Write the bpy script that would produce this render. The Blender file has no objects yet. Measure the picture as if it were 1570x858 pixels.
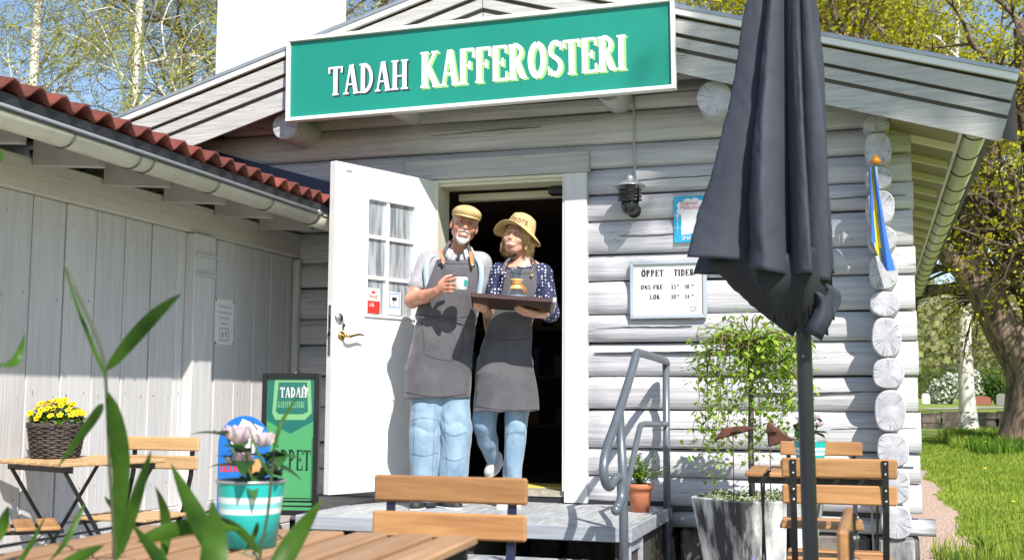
import bpy, bmesh, math, random
import numpy as np
from mathutils import Vector, Matrix, Euler, noise as mnoise
R_=math.radians; PI=math.pi
sc=bpy.context.scene; COL=sc.collection
# ---------------------------------------------------------------- camera, sky, sun, exposure
CAM=Vector((0,-7.1,0.98)); FPX=1787.5
def cam_axes():
    yaw,p,r=R_(17.26),R_(5.76),R_(0.327)
    f=Vector((-math.sin(yaw)*math.cos(p),math.cos(yaw)*math.cos(p),math.sin(p)))
    ri=Vector((math.cos(yaw),math.sin(yaw),0)); u=ri.cross(f)
    return math.cos(r)*ri+math.sin(r)*u, -math.sin(r)*ri+math.cos(r)*u, f
_r,_u,_f=cam_axes()
cd=bpy.data.cameras.new('camera'); cam=bpy.data.objects.new('camera',cd); COL.objects.link(cam)
m=Matrix((( _r.x,_u.x,-_f.x,CAM.x),(_r.y,_u.y,-_f.y,CAM.y),(_r.z,_u.z,-_f.z,CAM.z),(0,0,0,1)))
cam.matrix_world=m; cd.sensor_width=36; cd.lens=FPX/1570*36; cd.clip_end=3000; cd.clip_start=0.05
cd.dof.use_dof=True; cd.dof.focus_distance=6.6; cd.dof.aperture_fstop=6.3
sc.camera=cam
SUN=Vector((0.78,-1.0,1.27)).normalized()      # towards the sun
w=bpy.data.worlds.new('World'); sc.world=w; w.use_nodes=True
nt=w.node_tree; nt.nodes.clear()
sky=nt.nodes.new('ShaderNodeTexSky'); sky.sky_type='NISHITA'; sky.sun_disc=False
sky.sun_elevation=math.asin(SUN.z); sky.sun_rotation=math.atan2(SUN.x,SUN.y)
sky.air_density=1.0; sky.dust_density=0.4; sky.ozone_density=1.6
bg=nt.nodes.new('ShaderNodeBackground'); bg.inputs[1].default_value=0.115
wo=nt.nodes.new('ShaderNodeOutputWorld'); nt.links.new(sky.outputs[0],bg.inputs[0]); nt.links.new(bg.outputs[0],wo.inputs[0])
sl=bpy.data.lights.new('sun','SUN'); sl.energy=4.9; sl.angle=R_(0.55); sl.color=(1,0.945,0.86)
so=bpy.data.objects.new('sun',sl); COL.objects.link(so); so.rotation_euler=SUN.to_track_quat('Z','Y').to_euler()
sc.view_settings.view_transform='Standard'; sc.view_settings.look='None'; sc.view_settings.gamma=1; sc.view_settings.exposure=0.60
# ---------------------------------------------------------------- materials
_M={}
def mat(name,col,rough=0.7,col2=None,scale=6.0,stretch=(1,1,1),bump=0.0,bscale=None,metal=0.0,var=0.0,trans=0.0,spec=0.5,crack=0,sheen=0,detail=6.0,lo=0.35,hi=0.65,alpha=1,sss=0):
    if name in _M: return _M[name]
    m=bpy.data.materials.new(name); m.use_nodes=True; t=m.node_tree; N=t.nodes; L=t.links
    b=N['Principled BSDF']; b.inputs['Roughness'].default_value=rough; b.inputs['Metallic'].default_value=metal
    b.inputs['Specular IOR Level'].default_value=spec
    b.inputs['Base Color'].default_value=(*col,1)
    if trans: b.inputs['Transmission Weight'].default_value=trans
    if sheen: b.inputs['Sheen Weight'].default_value=sheen
    if alpha<1: b.inputs['Alpha'].default_value=alpha
    if sss: b.inputs['Subsurface Weight'].default_value=sss; b.inputs['Subsurface Radius'].default_value=(.02,.008,.005)
    tc=N.new('ShaderNodeTexCoord'); oi=N.new('ShaderNodeObjectInfo')
    add=N.new('ShaderNodeVectorMath'); add.operation='ADD'
    cmb=N.new('ShaderNodeCombineXYZ')
    mm=N.new('ShaderNodeMath'); mm.operation='MULTIPLY'; mm.inputs[1].default_value=37.0
    L.new(oi.outputs['Random'],mm.inputs[0]); L.new(mm.outputs[0],cmb.inputs[0]); L.new(mm.outputs[0],cmb.inputs[1]); L.new(mm.outputs[0],cmb.inputs[2])
    mp=N.new('ShaderNodeMapping'); mp.inputs['Scale'].default_value=stretch
    L.new(tc.outputs['Object'],add.inputs[0]); L.new(cmb.outputs[0],add.inputs[1]); L.new(add.outputs[0],mp.inputs[0])
    nz=None
    if col2 is not None:
        nz=N.new('ShaderNodeTexNoise'); nz.inputs['Scale'].default_value=scale; nz.inputs['Detail'].default_value=detail; nz.inputs['Roughness'].default_value=.62
        L.new(mp.outputs[0],nz.inputs['Vector'])
        cr=N.new('ShaderNodeValToRGB'); cr.color_ramp.elements[0].position=lo; cr.color_ramp.elements[1].position=hi
        cr.color_ramp.elements[0].color=(*col2,1); cr.color_ramp.elements[1].color=(*col,1)
        L.new(nz.outputs['Fac'],cr.inputs[0]); src=cr.outputs[0]
    else:
        rgb=N.new('ShaderNodeRGB'); rgb.outputs[0].default_value=(*col,1); src=rgb.outputs[0]
    if crack:
        n2=N.new('ShaderNodeTexNoise'); n2.inputs['Scale'].default_value=1.0; n2.inputs['Detail'].default_value=3
        mp2=N.new('ShaderNodeMapping'); mp2.inputs['Scale'].default_value=tuple(crack[:3]); L.new(add.outputs[0],mp2.inputs[0]); L.new(mp2.outputs[0],n2.inputs['Vector'])
        c2=N.new('ShaderNodeValToRGB'); e=c2.color_ramp.elements
        e[0].position=.497; e[0].color=(1,1,1,1); e[1].position=.503; e[1].color=(1,1,1,1)
        x=e.new(.5); x.color=(crack[3],)*3+(1,)
        L.new(n2.outputs['Fac'],c2.inputs[0])
        n3=N.new('ShaderNodeTexNoise'); n3.inputs['Scale'].default_value=1.6; L.new(add.outputs[0],n3.inputs['Vector'])
        c3=N.new('ShaderNodeValToRGB'); c3.color_ramp.elements[0].position=.5; c3.color_ramp.elements[1].position=.56
        L.new(n3.outputs['Fac'],c3.inputs[0])
        mx=N.new('ShaderNodeMix'); mx.data_type='RGBA'; mx.blend_type='MULTIPLY'; L.new(c3.outputs[0],mx.inputs['Factor']); L.new(src,mx.inputs[6]); L.new(c2.outputs[0],mx.inputs[7]); src=mx.outputs[2]
    if var:
        hv=N.new('ShaderNodeHueSaturation'); mr=N.new('ShaderNodeMapRange'); mr.inputs['To Min'].default_value=1-var; mr.inputs['To Max'].default_value=1+var
        L.new(oi.outputs['Random'],mr.inputs['Value']); L.new(mr.outputs[0],hv.inputs['Value']); L.new(src,hv.inputs['Color']); src=hv.outputs[0]
    L.new(src,b.inputs['Base Color'])
    if bump:
        bn=N.new('ShaderNodeTexNoise'); bn.inputs['Scale'].default_value=bscale or scale*2; bn.inputs['Detail'].default_value=5; L.new(mp.outputs[0],bn.inputs['Vector'])
        bb=N.new('ShaderNodeBump'); bb.inputs['Strength'].default_value=bump; bb.inputs['Distance'].default_value=.01
        L.new(bn.outputs['Fac'],bb.inputs['Height']); L.new(bb.outputs[0],b.inputs['Normal'])
    _M[name]=m; return m
def leafmat(name,col,col2,tr=0.35,rough=.5,vscale=2.0):
    if name in _M: return _M[name]
    m=bpy.data.materials.new(name); m.use_nodes=True; t=m.node_tree; N=t.nodes; L=t.links
    b=N['Principled BSDF']; b.inputs['Roughness'].default_value=rough; b.inputs['Specular IOR Level'].default_value=.15
    tc=N.new('ShaderNodeTexCoord'); nz=N.new('ShaderNodeTexNoise'); nz.inputs['Scale'].default_value=vscale; nz.inputs['Detail'].default_value=4; L.new(tc.outputs['Object'],nz.inputs['Vector'])
    geo=N.new('ShaderNodeNewGeometry')
    ad=N.new('ShaderNodeMath'); ad.operation='MULTIPLY_ADD'; ad.inputs[1].default_value=.45; L.new(geo.outputs['Random Per Island'],ad.inputs[0])
    sb=N.new('ShaderNodeMath'); sb.operation='SUBTRACT'; sb.inputs[1].default_value=.22; L.new(nz.outputs['Fac'],sb.inputs[0]); L.new(sb.outputs[0],ad.inputs[2])
    cr=N.new('ShaderNodeValToRGB'); cr.color_ramp.elements[0].position=.3; cr.color_ramp.elements[1].position=.7
    cr.color_ramp.elements[0].color=(*col2,1); cr.color_ramp.elements[1].color=(*col,1)
    L.new(ad.outputs[0],cr.inputs[0]); L.new(cr.outputs[0],b.inputs['Base Color'])
    tl=N.new('ShaderNodeBsdfTranslucent'); L.new(cr.outputs[0],tl.inputs[0]); ms=N.new('ShaderNodeMixShader'); ms.inputs[0].default_value=tr
    L.new(b.outputs[0],ms.inputs[1]); L.new(tl.outputs[0],ms.inputs[2]); L.new(ms.outputs[0],N['Material Output'].inputs[0])
    _M[name]=m; return m
def glassmat(name,col=(1,1,1),rough=.02,mix=.25):
    if name in _M: return _M[name]
    m=bpy.data.materials.new(name); m.use_nodes=True; t=m.node_tree; N=t.nodes; L=t.links
    N.remove(N['Principled BSDF']); tr=N.new('ShaderNodeBsdfTransparent'); tr.inputs[0].default_value=(*col,1)
    gl=N.new('ShaderNodeBsdfGlossy'); gl.inputs['Roughness'].default_value=rough
    fr=N.new('ShaderNodeLayerWeight'); fr.inputs[0].default_value=.12
    ms=N.new('ShaderNodeMixShader'); a=N.new('ShaderNodeMath'); a.operation='ADD'; a.inputs[1].default_value=mix*.15; L.new(fr.outputs[1],a.inputs[0]); L.new(a.outputs[0],ms.inputs[0])
    L.new(tr.outputs[0],ms.inputs[1]); L.new(gl.outputs[0],ms.inputs[2]); L.new(ms.outputs[0],N['Material Output'].inputs[0]); _M[name]=m; return m
logm=mat('white_log_paint',(.565,.557,.59),.62,(.40,.392,.43),5,(.35,9,9),.55,7,var=.05,crack=(.9,6,17,.28),lo=.3,hi=.6)
endm=mat('log_end_paint',(.54,.54,.585),.65,(.37,.37,.415),14,(1,1,1),.4,30)
boardm=mat('grey_white_board',(.50,.49,.48),.65,(.36,.35,.35),7,(.5,9,9),.35,10,var=.05,crack=(.8,8,14,.45),lo=.3,hi=.62)
shedm=mat('shed_board_paint',(.60,.585,.585),.65,(.49,.475,.475),5,(9,9,.5),.3,9,var=.04,lo=.3,hi=.65)
shedh=mat('shed_beam_paint',(.60,.575,.53),.65,(.49,.465,.42),5,(9,.4,9),.3,9,lo=.3,hi=.65)
whitem=mat('white_paint',(.80,.79,.77),.42,(.74,.73,.72),5,(1,1,1),.08,20)
trimm=mat('trim_white_paint',(.70,.69,.70),.5,(.62,.61,.62),5,(3,3,.6),.15,12)
creamm=mat('cream_metal',(.62,.60,.50),.38,(.52,.50,.40),4,var=.03,bump=.05)
gutm=mat('green_grey_gutter_metal',(.56,.55,.40),.33,(.50,.49,.36),4,metal=.0,spec=.8)
soffm=mat('soffit_board',(.27,.235,.12),.6,(.21,.18,.09),6,(.5,8,8),.2)
darkm=mat('dark_flashing',(.035,.036,.045),.45,(.02,.02,.028),6)
navym=mat('navy_flashing',(.022,.030,.075),.4,(.016,.02,.05),6)
tilem=mat('red_clay_tile',(.235,.045,.028),.8,(.085,.026,.022),12,bump=.6,bscale=60,var=.32,lo=.3,hi=.7)
concm=mat('weathered_concrete',(.44,.44,.45),.85,(.12,.12,.125),5,(1,1,.35),.6,40,lo=.36,hi=.55)
rockm=mat('foundation_stone',(.20,.18,.16),.9,(.06,.05,.045),7,bump=1.0,bscale=14)
platm=mat('worn_platform_board',(.46,.475,.49),.6,(.26,.275,.30),4,(6,1,6),.3,20,var=.06)
inkm=mat('black_ink',(.02,.02,.025),.6)
woodm=mat('oiled_acacia_wood',(.50,.265,.105),.5,(.24,.105,.040),4,(.5,5,5),.2,14,var=.17,lo=.3,hi=.7)
wood2=mat('weathered_acacia_wood',(.45,.27,.15),.5,(.30,.155,.075),7,(6,.35,6),.2,14,var=.10,lo=.3,hi=.7)
wood3=mat('bleached_acacia_wood',(.56,.38,.20),.5,(.40,.24,.11),8,(.35,6,6),.15,14,var=.08,lo=.3,hi=.7)
blackm=mat('black_steel',(.012,.012,.014),.38)
navyst=mat('navy_steel',(.012,.016,.045),.4)
railm=mat('blue_grey_tube_steel',(.15,.175,.21),.38,(.12,.14,.17),5,metal=.35)
brassm=mat('brass',(.50,.33,.10),.25,metal=1.0)
chromem=mat('brushed_metal',(.55,.55,.55),.28,metal=1.0)
# ---------------------------------------------------------------- helpers
class MB:
    def __init__(s): s.v=[];s.f=[];s.mi=[];s.sm=[]
    def add(s,vs,fs,mi=0,sm=False):
        o=len(s.v); s.v+= [tuple(x) for x in vs]
        for f in fs: s.f.append(tuple(i+o for i in f)); s.mi.append(mi); s.sm.append(sm)
        return s
    def box(s,x0,x1,y0,y1,z0,z1,mi=0,M=None):
        vs=[Vector((x,y,z)) for z in (z0,z1) for y in (y0,y1) for x in (x0,x1)]
        if M is not None: vs=[M@v for v in vs]
        return s.add(vs,[(0,2,3,1),(4,5,7,6),(0,1,5,4),(2,6,7,3),(0,4,6,2),(1,3,7,5)],mi)
    def prism(s,pts,axis,a,b,mi=0,sm=False):
        # pts 2D polygon; extruded along axis ('x','y','z') from a to b
        def P(p,t):
            return {'x':(t,p[0],p[1]),'y':(p[0],t,p[1]),'z':(p[0],p[1],t)}[axis]
        n=len(pts); vs=[P(p,a) for p in pts]+[P(p,b) for p in pts]
        fs=[tuple(range(n))[::-1],tuple(range(n,2*n))]+[(i,(i+1)%n,n+(i+1)%n,n+i) for i in range(n)]
        return s.add(vs,fs,mi,sm)
    def tube(s,path,rad,n=8,mi=0,cap=True,flat=1.0):
        path=[Vector(p) for p in path]; k=len(path)
        if not hasattr(rad,'__len__'): rad=[rad]*k
        vs=[];fs=[]; up=None
        for i,p in enumerate(path):
            d=(path[min(i+1,k-1)]-path[max(i-1,0)]).normalized()
            if up is None: up=Vector((0,0,1)) if abs(d.z)<.9 else Vector((1,0,0))
            a=d.cross(up)
            if a.length<1e-5: a=d.cross(Vector((0,1,0)))
            a.normalize(); b=a.cross(d).normalized(); up=b
            for j in range(n):
                t=2*PI*j/n; vs.append(p+(a*math.cos(t)+b*math.sin(t)*flat)*rad[i])
        for i in range(k-1):
            for j in range(n): fs.append((i*n+j,i*n+(j+1)%n,(i+1)*n+(j+1)%n,(i+1)*n+j))
        if cap: fs+= [tuple(range(n))[::-1],tuple((k-1)*n+j for j in range(n))]
        return s.add(vs,fs,mi,True)
    def lathe(s,prof,n=24,c=(0,0,0),mi=0,M=None,sm=True):
        vs=[];fs=[]
        for r,z in prof:
            for j in range(n):
                t=2*PI*j/n; v=Vector((r*math.cos(t),r*math.sin(t),z))
                if M is not None: v=M@v
                vs.append(v+Vector(c))
        for i in range(len(prof)-1):
            for j in range(n): fs.append((i*n+j,i*n+(j+1)%n,(i+1)*n+(j+1)%n,(i+1)*n+j))
        return s.add(vs,fs,mi,sm)
    def sphere(s,c,r,n=12,mi=0,sc_=(1,1,1)):
        prof=[(math.sin(PI*i/(n//2+1)),-math.cos(PI*i/(n//2+1))) for i in range(n//2+2)]
        M=Matrix.Diagonal(Vector((r*sc_[0],r*sc_[1],r*sc_[2],1))); return s.lathe([(max(a,1e-4),b) for a,b in prof],n,c,mi,M)
    def build(s,name,mats,parent=None,loc=None,rot=None,bevel=0,kind=None,label=None,mesh_only=False):
        me=bpy.data.meshes.new(name); me.from_pydata(s.v,[],s.f)
        if not isinstance(mats,(list,tuple)): mats=[mats]
        for mm in mats: me.materials.append(mm)
        me.polygons.foreach_set('material_index',s.mi); me.polygons.foreach_set('use_smooth',s.sm)
        if bevel:
            bm=bmesh.new(); bm.from_mesh(me); bmesh.ops.recalc_face_normals(bm,faces=bm.faces)
            es=[e for e in bm.edges if len(e.link_faces)==2 and e.calc_face_angle(0)>.6]
            bmesh.ops.bevel(bm,geom=es,offset=bevel,segments=1,affect='EDGES',clamp_overlap=True); bm.to_mesh(me); bm.free()
        else:
            bm=bmesh.new(); bm.from_mesh(me); bmesh.ops.recalc_face_normals(bm,faces=bm.faces); bm.to_mesh(me); bm.free()
        me.update()
        if mesh_only: return me
        return inst(name,me,parent,loc,rot,kind,label)
def inst(name,me,parent=None,loc=None,rot=None,kind=None,label=None):
    o=bpy.data.objects.new(name,me); COL.objects.link(o)
    if parent: o.parent=parent
    if loc is not None: o.location=loc
    if rot is not None: o.rotation_euler=rot
    if kind: o['kind']=kind
    if label: o['label']=label
    return o
def tag(o,label,cat,group=None):
    o['label']=label; o['category']=cat
    if group: o['group']=group
    return o
def thing(name,label,cat,loc=(0,0,0),rz=0,group=None):
    o=bpy.data.objects.new(name,None); COL.objects.link(o); o.location=loc; o.rotation_euler=(0,0,rz); o.empty_display_size=.1
    return tag(o,label,cat,group)
def struct(o): o['kind']='structure'; return o
def copy_tree(o,label=None,loc=None,rz=None,parent=None):
    c=o.copy(); COL.objects.link(c); c.parent=parent
    if label: c['label']=label
    if loc is not None: c.location=loc
    if rz is not None: c.rotation_euler=(0,0,rz)
    for ch in list(o.children): copy_tree(ch,parent=c)
    return c
rnd=random.Random(7)
# ---- display lettering: glyphs as strokes (x0,y0,x1,y1,w0,w1) in a cell of height 1
def _arc(cx,cy,rx,ry,a0,a1,n=9): return [(cx+rx*math.cos(R_(a0+(a1-a0)*i/n)),cy+ry*math.sin(R_(a0+(a1-a0)*i/n))) for i in range(n+1)]
TH,TN=.17,.075
GL={
'T':(.56,[([(.28,0),(.28,.97)],TH),([(0,.95),(.56,.95)],TN),([(.02,.97),(.03,.76)],TN),([(.54,.97),(.53,.76)],TN),([(.15,.03),(.41,.03)],.06)]),
'A':(.62,[([(.10,0),(.29,1)],TN),([(.52,0),(.33,1)],TH),([(.17,.33),(.45,.33)],.06),([(0,.03),(.22,.03)],.06),([(.40,.03),(.63,.03)],.06)]),
'D':(.58,[([(.14,0),(.14,1)],TH),(_arc(.16,.5,.32,.46,90,-90),.13),([(0,.03),(.22,.03)],.06),([(0,.97),(.22,.97)],.06)]),
'H':(.66,[([(.14,0),(.14,1)],TH),([(.52,0),(.52,1)],TH),([(.14,.46),(.52,.46)],.06),([(0,.03),(.28,.03)],.06),([(0,.97),(.28,.97)],.06),([(.38,.03),(.66,.03)],.06),([(.38,.97),(.66,.97)],.06)]),
'K':(.66,[([(.14,0),(.14,1)],TH),([(.18,.42),(.50,.98)],TN),([(.26,.55),(.56,.02)],TH),([(0,.03),(.28,.03)],.06),([(0,.97),(.28,.97)],.06),([(.42,.03),(.68,.03)],.06),([(.38,.97),(.62,.97)],.06)]),
'F':(.54,[([(.14,0),(.14,1)],TH),([(.05,.96),(.50,.96)],TN),([(.50,.99),(.50,.72)],TN),([(.14,.52),(.36,.52)],.06),([(.38,.64),(.38,.40)],TN),([(0,.03),(.28,.03)],.06)]),
'E':(.56,[([(.14,0),(.14,1)],TH),([(.05,.96),(.50,.96)],TN),([(.50,.99),(.50,.76)],TN),([(.14,.52),(.36,.52)],.06),([(.38,.64),(.38,.40)],TN),([(.04,.04),(.52,.04)],TN),([(.52,.01),(.52,.26)],TN)]),
'R':(.62,[([(.14,0),(.14,1)],TH),(_arc(.20,.75,.24,.22,95,-95),.12),([(.28,.52),(.48,.06)],TH),([(0,.03),(.28,.03)],.06),([(0,.97),(.22,.97)],.06),([(.44,.03),(.62,.05)],.06)]),
'O':(.66,[(_arc(.33,.5,.22,.44,90,270),TH),(_arc(.33,.5,.22,.44,-90,90),TH)]),
'S':(.52,[(_arc(.27,.73,.17,.22,30,210)+_arc(.26,.27,.18,.22,60,-150),.13),([(.45,.97),(.45,.72)],.05),([(.05,.03),(.05,.28)],.05)]),
'I':(.30,[([(.15,0),(.15,1)],TH),([(0,.03),(.30,.03)],.06),([(0,.97),(.30,.97)],.06)]),
'P':(.58,[([(.14,0),(.14,1)],TH),(_arc(.20,.74,.25,.23,95,-95),.12),([(0,.03),(.28,.03)],.06),([(0,.97),(.22,.97)],.06)]),
'N':(.66,[([(.12,0),(.12,1)],TN),([(.54,0),(.54,1)],TN),([(.12,.98),(.54,.03)],TH),([(0,.03),(.24,.03)],.06),([(0,.97),(.2,.97)],.06),([(.42,.97),(.66,.97)],.06)]),
'L':(.54,[([(.14,0),(.14,1)],TH),([(.04,.04),(.5,.04)],TN),([(.5,.01),(.5,.3)],TN),([(0,.97),(.28,.97)],.06)]),
'M':(.78,[([(.12,0),(.14,1)],TN),([(.66,0),(.64,1)],TH),([(.14,.98),(.39,.25)],.13),([(.39,.25),(.62,.98)],TN),([(0,.03),(.24,.03)],.06),([(.54,.03),(.78,.03)],.06)]),
'-':(.36,[([(.04,.45),(.32,.45)],.10)]),':':(.2,[([(.1,.12),(.1,.26)],.14),([(.1,.6),(.1,.74)],.14)]),' ':(.36,[]),
'1':(.34,[([(.18,0),(.18,1)],TH),([(.04,.82),(.18,.95)],TN),([(.02,.03),(.34,.03)],.06)]),
'5':(.52,[([(.10,.95),(.46,.95)],.09),([(.11,.95),(.11,.55)],.07),(_arc(.22,.32,.21,.28,110,-140),.13)]),
'8':(.52,[(_arc(.26,.74,.15,.2,0,360,14),.11),(_arc(.26,.27,.19,.23,0,360,14),.12)]),
'0':(.54,[(_arc(.27,.5,.18,.43,0,360,16),.13)]),
'4':(.54,[([(.36,0),(.36,.98)],.14),([(.36,.97),(.04,.32)],.06),([(.02,.3),(.54,.3)],.08)]),
'3':(.5,[([(.06,.95),(.44,.95)],.09),([(.42,.93),(.20,.60)],.07),(_arc(.22,.31,.21,.28,100,-140),.13)]),
}
GL['Ö']=(GL['O'][0],GL['O'][1]+[([(.2,1.1),(.2,1.22)],.11),([(.46,1.1),(.46,1.22)],.11)])
GL['Å']=(GL['A'][0],GL['A'][1]+[(_arc(.31,1.14,.07,.07,0,360,10),.04)])
def lettering(mb,text,P,h,xs=1.0,gap=.07,mi=0,eps=.00012,bold=1.0,height=None):
    """P(u,v,d)->3D point; text starts at u=0; returns width"""
    u=0; k=0
    for ch in text:
        wd,st=GL[ch]
        hh=h if height is None else h*height(u)
        for pts,wt in st:
            wt=wt*bold; k+=1; d=eps*(k%9)
            n=len(pts); L_=[];Rr=[]
            for i,(x,y) in enumerate(pts):
                a=pts[max(i-1,0)]; b=pts[min(i+1,n-1)]; dx,dy=(b[0]-a[0])*xs,b[1]-a[1]; q=math.hypot(dx,dy) or 1
                nx,ny=-dy/q*wt/2,dx/q*wt/2
                L_.append((u+(x*xs+nx*xs)*hh,(y+ny)*hh)); Rr.append((u+(x*xs-nx*xs)*hh,(y-ny)*hh))
            vs=[P(a,b,d) for a,b in L_]+[P(a,b,d) for a,b in Rr]
            mb.add(vs,[(i,i+1,n+i+1,n+i) for i in range(n-1)],mi)
        u+=(wd*xs+gap*xs)*hh
    return u
def text_width(text,h,xs=1.0,gap=.07): return sum((GL[c][0]+gap)*xs*h for c in text)
_cur={}
def plain_text(mb,text,P,h,mi=0,align='LEFT',xs=1.0,shear=0):
    cu=bpy.data.curves.new('t','FONT'); cu.body=text; cu.size=1; cu.align_x=align; cu.resolution_u=2; cu.shear=shear
    o=bpy.data.objects.new('t',cu); COL.objects.link(o); dg=bpy.context.evaluated_depsgraph_get()
    me=o.evaluated_get(dg).to_mesh(); 
    mb.add([P(v.co.x*h*xs,v.co.y*h,0) for v in me.vertices],[tuple(p.vertices) for p in me.polygons],mi)
    o.evaluated_get(dg).to_mesh_clear(); bpy.data.objects.remove(o); bpy.data.curves.remove(cu)
# ================================================================= log cabin
cabin=thing('log_cabin','whitewashed log cabin cafe with low gable roof and open white door behind the two people','cabin',(-2.28,0,0))
CX=-2.28
def lp(o):                    # parent to cabin keeping world coordinates
    o.parent=cabin; o.location=Vector(o.location)-Vector((CX,0,0)); return o
def roofz(x): return 3.638-0.2930*abs(x+2.28)
def log_x(x0,x1,z0,z1,seed,name='log',full=True):
    rr=random.Random(seed); n=max(2,int((x1-x0)/.22)); mb=MB(); K=14; h=z1-z0
    prof=[]
    for k in range(K+1):
        t=k/K; y=-.028+.040*max(0,(t-.5)/.5)**2.6+.022*max(0,(.30-t)/.30)**2.0
        prof.append((y,t))
    back=[(.17-.028*0+(-.03 if t in(0,1) else 0),t) for t in (1,.75,.5,.25,0)]
    ring=prof+[(.11,1.0),(.155,.8),(.165,.5),(.155,.2),(.11,0)]
    ph=rr.random()*9
    vs=[];fs=[];m=len(ring)
    for i in range(n+1):
        x=x0+(x1-x0)*i/n; wob=.006*math.sin(x*1.3+ph)+.004*math.sin(x*4.1+ph*2); dz0=.006*math.sin(x*.9+ph*3)*0
        for j,(y,t) in enumerate(ring):
            zz=z0+.004+(h-.008)*t+.004*math.sin(x*1.1+z0*7)*0
            vs.append((x,y+wob+.003*mnoise.noise(Vector((x*3,t*4,seed))),zz+.0025*math.sin(x*2.2+z0*13)))
    for i in range(n):
        for j in range(m): fs.append((i*m+j,i*m+(j+1)%m,(i+1)*m+(j+1)%m,(i+1)*m+j))
    fs+=[tuple(range(m))[::-1],tuple(n*m+j for j in range(m))]
    mb.add(vs,fs,0,True); mb.sm[-1]=False; mb.sm[-2]=False
    o=mb.build(name,[logm]); return lp(o)
J=[.300,.335,.508,.678,.912,1.117,1.322,1.499,1.708,1.875,2.088,2.253,2.420,2.580,2.785,2.955,3.125,3.29,3.45]
DL,DR=-2.80,-1.78
for i in range(1,len(J)-1):
    z0,z1=J[i],J[i+1]
    xr=.24+rnd.uniform(-.008,.012)
    if z1>2.5:   # limit by roof underside (rake bottom)
        lim=(3.555-z1)/.2930
        if z0<2.45: segs=[(-5.3,xr)]
        else: segs=[(max(-5.3,-2.28-lim),min(xr,-2.28+lim))]
        if segs[0][1]-segs[0][0]<.3: continue
    elif z1>2.4: segs=[(-5.3,DL),(DR,xr)]
    else: segs=[(-5.3,DL),(DR,xr)]
    for k,(a,b) in enumerate(segs): log_x(a,b,z0,z1,i*3+k)
log_x(-3.95,-1.2,.16,.333,91); log_x(-5.3,-3.95,.16,.333,92)
log_x(-1.19,.31,.21,.306,77,'sill_log')
# log ends of the side wall and roof purlins
def end_log(xc,z0,z1,wd,yf,yb,seed,name,label=None,n=28,square=2.6,tilt=0):
    rr=random.Random(seed); zc=(z0+z1)/2; hz=(z1-z0)/2-.003; hx=wd/2; mb=MB(); ring=[]
    ph=rr.random()*6
    for j in range(n):
        t=2*PI*j/n; c,s=math.cos(t),math.sin(t)
        x=hx*math.copysign(abs(c)**(2/square),c); z=hz*math.copysign(abs(s)**(2/square),s)
        q=1+.02*math.sin(2*t+ph)+.012*math.sin(5*t+ph); ring.append((x*q,z*q))
    ys=[yf,yf+.006,yf+.012,(yf+yb)/2,yb]; scs=[.93,.985,1,1.01,1.0]
    vs=[];fs=[]
    for y,q in zip(ys,scs):
        for x,z in ring: vs.append((x*q,y,z*q))
    L=len(ys)
    for i in range(L-1):
        for j in range(n): fs.append((i*n+j,i*n+(j+1)%n,(i+1)*n+(j+1)%n,(i+1)*n+j))
    mb.add([(xc+v[0],v[1],zc+v[2]) for v in vs],fs,0,True)
    mb.add([(xc,yf-.001,zc)]+[(xc+x*.93,yf,zc+z*.93) for x,z in ring],[(0,1+j,1+(j+1)%n) for j in range(n)],1,False)
    # drying cracks: thin dark slivers radiating from near the heart
    for k in range(rr.randint(9,14)):
        a=rr.uniform(0,2*PI); j=int(a/(2*PI)*n); ex,ez=ring[j%n]; r0=rr.choice((.05,.2,.4,.6,.8)); r1=rr.uniform(.86,.93); wdt=rr.uniform(.0005,.0018)
        px,pz=-math.sin(a)*wdt,math.cos(a)*wdt
        mb.add([(xc+ex*r0,yf-.0016,zc+ez*r0),(xc+ex*r1+px,yf-.0016,zc+ez*r1+pz),(xc+ex*r1-px,yf-.0016,zc+ez*r1-pz)],[(0,1,2)],2)
    o=mb.build(name,[logm,endm,inkm]); 
    if label: o['label']=label
    return lp(o)
EZ=[(2.507,2.612),(2.310,2.509),(2.170,2.312),(1.968,2.172),(1.807,1.969),(1.595,1.808),(1.444,1.596),(1.218,1.444),(1.038,1.218),(.798,1.039),(.606,.798),(.402,.604),(.212,.401)]
for i,(a,b) in enumerate(EZ):
    t=i/12; end_log(.040+.052*t+rnd.uniform(-.004,.004),a,b,.150+.022*t+rnd.uniform(-.006,.006),-.205-rnd.uniform(0,.015),.30,300+i,'log_end',square=2.5 if b-a>.17 else 2.1)
for x,zc,d,yf in ((-3.675,2.757,.193,-.335),(-.863,2.742,.215,-.335),(-2.905,2.872,.185,-.30),(-1.50,2.862,.185,-.30),(-2.28,3.19,.2,-.30)):
    end_log(x,zc-d/2,zc+d/2,d,yf,.6,int(x*100),'purlin',square=2.05)
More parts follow.
